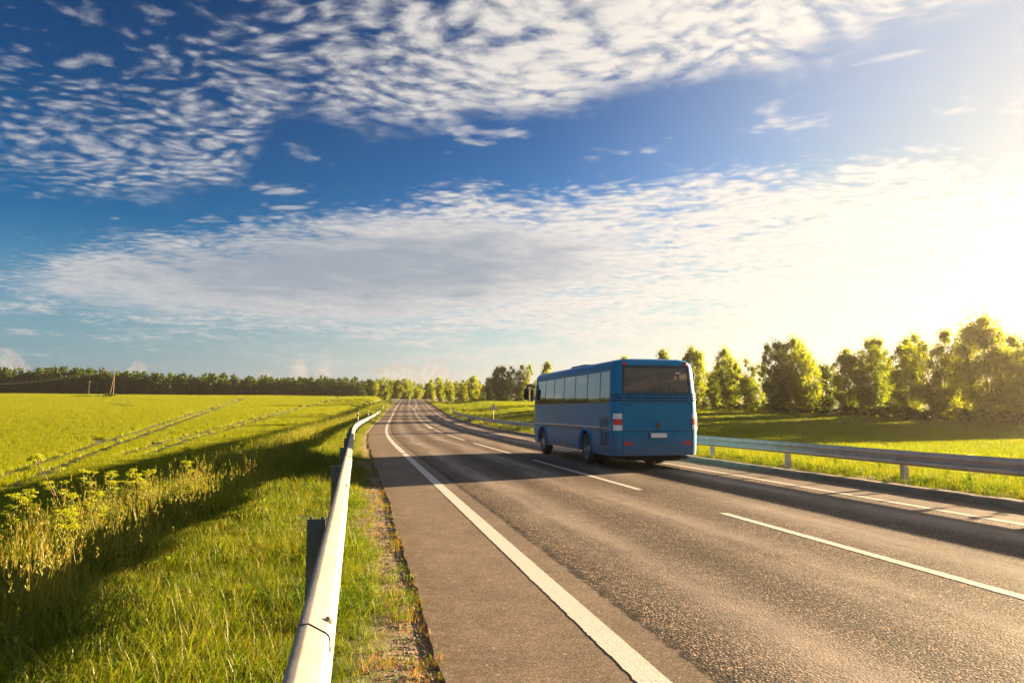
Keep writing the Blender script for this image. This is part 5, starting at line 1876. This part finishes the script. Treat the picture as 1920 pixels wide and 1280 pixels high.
def parsnip(loc, h, seed, label, group, bend=0.0, red=False, name='wild_parsnip', mflow='umbel', spread=1.0):
    r_ = np.random.default_rng(seed)
    root = empty(name, loc, r_.uniform(0, 6.28) if bend == 0 else 0)
    tag(root, label, 'plant', group)
    ts, tf, tl = Tuft(), Tuft(), Tuft()
    pts = []
    lx, ly = r_.normal() * .05 * h, r_.normal() * .05 * h
    for i in range(9):
        f = i / 8
        pts.append(Vector((lx * f * f - bend * max(0, f - .45) ** 1.2 * 1.9, ly * f * f, h * f * (1 - .06 * abs(bend)))))
    stem_tube(ts, pts, .010, .005, 0, .5)
    umbel(tf, ts, r_, pts[-1] + Vector((0, 0, .02)), .085 * spread, 0)
    nb = int(r_.integers(6, 10))
    for b_ in range(nb):
        f = r_.uniform(.50, .95)
        k = min(7, int(f * 8)); p = pts[k].lerp(pts[k + 1], f * 8 - k)
        a = r_.uniform(0, 6.28)
        ln = r_.uniform(.14, .34) * h * (1.15 - f * .6)
        e = p + Vector((math.cos(a) * ln * .6, math.sin(a) * ln * .6, ln * r_.uniform(.65, .95)))
        m_ = p.lerp(e, .5) + Vector((math.cos(a), math.sin(a), -.3)) * ln * .1
        stem_tube(ts, [p, m_, e], .0075, .0040, 0, r_.random())
        umbel(tf, ts, r_, e, r_.uniform(.045, .075) * spread, 0)
        if r_.random() < .7:
            a2 = a + r_.normal() * .8
            e2 = m_ + Vector((math.cos(a2) * ln * .35, math.sin(a2) * ln * .35, ln * .4))
            stem_tube(ts, [m_, e2], .0045, .0028, 0, r_.random())
            umbel(tf, ts, r_, e2, r_.uniform(.03, .05) * spread, 0)
    for b_ in range(9):
        f = r_.uniform(.05, .55)
        k = min(7, int(f * 8)); p = pts[k].lerp(pts[k + 1], f * 8 - k)
        a = r_.uniform(0, 6.28)
        d = Vector((math.cos(a), math.sin(a), .35))
        ln = r_.uniform(.10, .22)
        for j in range(4):
            q = p + d * ln * (j / 4)
            for s in (-1, 1):
                sd_ = Vector((-math.sin(a) * s, math.cos(a) * s, .25)) + d * .6
                tl.leafq(q, sd_, (0, 0, 1), .07 * (1 - j * .12), .035, 0, r_.random())
    for nm, q, mt in (('stem', ts, M['stem_red'] if red else M['stem']), ('flower_heads', tf, M[mflow]), ('leaves', tl, M['weed'])):
        o = mesh(nm, q.v, q.f, mt, root, var=q.a)
    return root
GP = 'wild parsnip plants on the left bank'
# (flower-top pixel, distance in metres, height)
plants = [((75, 852), 8.2, 1.55, .34, True, 'tall parsnip with a bent reddish stem at the left edge'),
          ((28, 925), 7.6, 1.05, 0, False, 'short parsnip at the very left edge below the bent one'),
          ((55, 918), 8.6, 1.15, 0, False, 'yellow parsnip just left of the bent reddish stem'),
          ((126, 945), 8.8, 1.00, 0, False, 'small parsnip just right of the bent reddish stem'),
          ((160, 882), 10.2, 1.35, 0, False, 'yellow parsnip, left one of the tall cluster in the bank middle'),
          ((206, 886), 10.6, 1.35, 0, False, 'yellow parsnip, middle one of the tall cluster with wide umbels'),
          ((236, 884), 11.4, 1.40, 0, False, 'yellow parsnip, right one of the tall cluster'),
          ((172, 955), 8.0, 1.00, 0, False, 'dense low parsnip below the tall cluster'),
          ((120, 1000), 6.8, .80, 0, False, 'lowest parsnip beside the foot of the bent stem'),
          ((258, 915), 11.0, 1.15, 0, False, 'parsnip between the tall cluster and the lone straight one'),
          ((281, 900), 12.0, 1.30, 0, False, 'lone straight parsnip right of the tall cluster'),
          ((355, 838), 13.6, 1.75, .05, True, 'tallest parsnip with brown stem above the straw coloured grass'),
          ((328, 860), 14.4, 1.45, 0, False, 'slender parsnip left of the tallest brown stemmed one'),
          ((347, 882), 13.0, 1.15, 0, False, 'leafy parsnip below the tallest brown stemmed one'),
          ((378, 868), 14.5, 1.25, 0, False, 'parsnip just right of the tallest brown stemmed one'),
          ((404, 848), 17.0, 1.50, 0, False, 'parsnip left of the far pair near the shaded field edge'),
          ((430, 838), 18.5, 1.55, 0, False, 'parsnip, left one of the far pair near the shaded field edge'),
          ((452, 838), 20.0, 1.50, 0, False, 'parsnip, right one of the far pair near the shaded field edge'),
          ((392, 878), 14.0, 1.05, 0, False, 'short parsnip low between the tallest one and the far pair')]
for i, ((px, py), Y, h, bend, red, lab) in enumerate(plants):
    d = pix_dir(px, py)
    X = d.x / d.y * Y
    if bend > .2: X += .30
    zt = EYE + d.z / d.y * Y
    zg = float(ground(X, Y))
    parsnip((X, Y, zg - .03), max(.6, zt - zg), 900 + i, lab, GP, bend, red, spread=1.0)
# cream umbels under the right rail
GQ = 'cream flowering plants under the right rail'
names = ['nearest', 'second', 'third', 'fourth', 'fifth', 'sixth']
for i, (n_, Y) in enumerate([(12.75, 12.4), (12.9, 13.3), (12.6, 14.2), (13.0, 15.2), (12.7, 16.8), (12.9, 18.6)]):
    parsnip(gpt(n_, Y), .55 + .05 * (i % 3), 950 + i, names[i] + ' cream umbel plant under the right rail, counted from the right edge', GQ, name='cow_parsley', mflow='umbel_w', spread=.8)

# ------------------------------------------------------------------ hazy evening air
HAZE = True
if HAZE:
    hz = MB().box((0, 690, 20.0), (3700, 1720, 53.0)).build('haze', None)
    hz.data.materials.clear()
    m, t, out = new_mat('hazy_air')
    pv_n = t.n('ShaderNodeVolumePrincipled')
    pv_n.inputs['Color'].default_value = (1.0, 0.88, 0.70, 1)
    pv_n.inputs['Density'].default_value = 0.00022
    pv_n.inputs['Anisotropy'].default_value = 0.80
    t.link(pv_n.outputs[0], out.inputs['Volume'])
    hz.data.materials.append(m)
    tag(hz, 'warm evening haze in the air over the fields', kind='stuff')
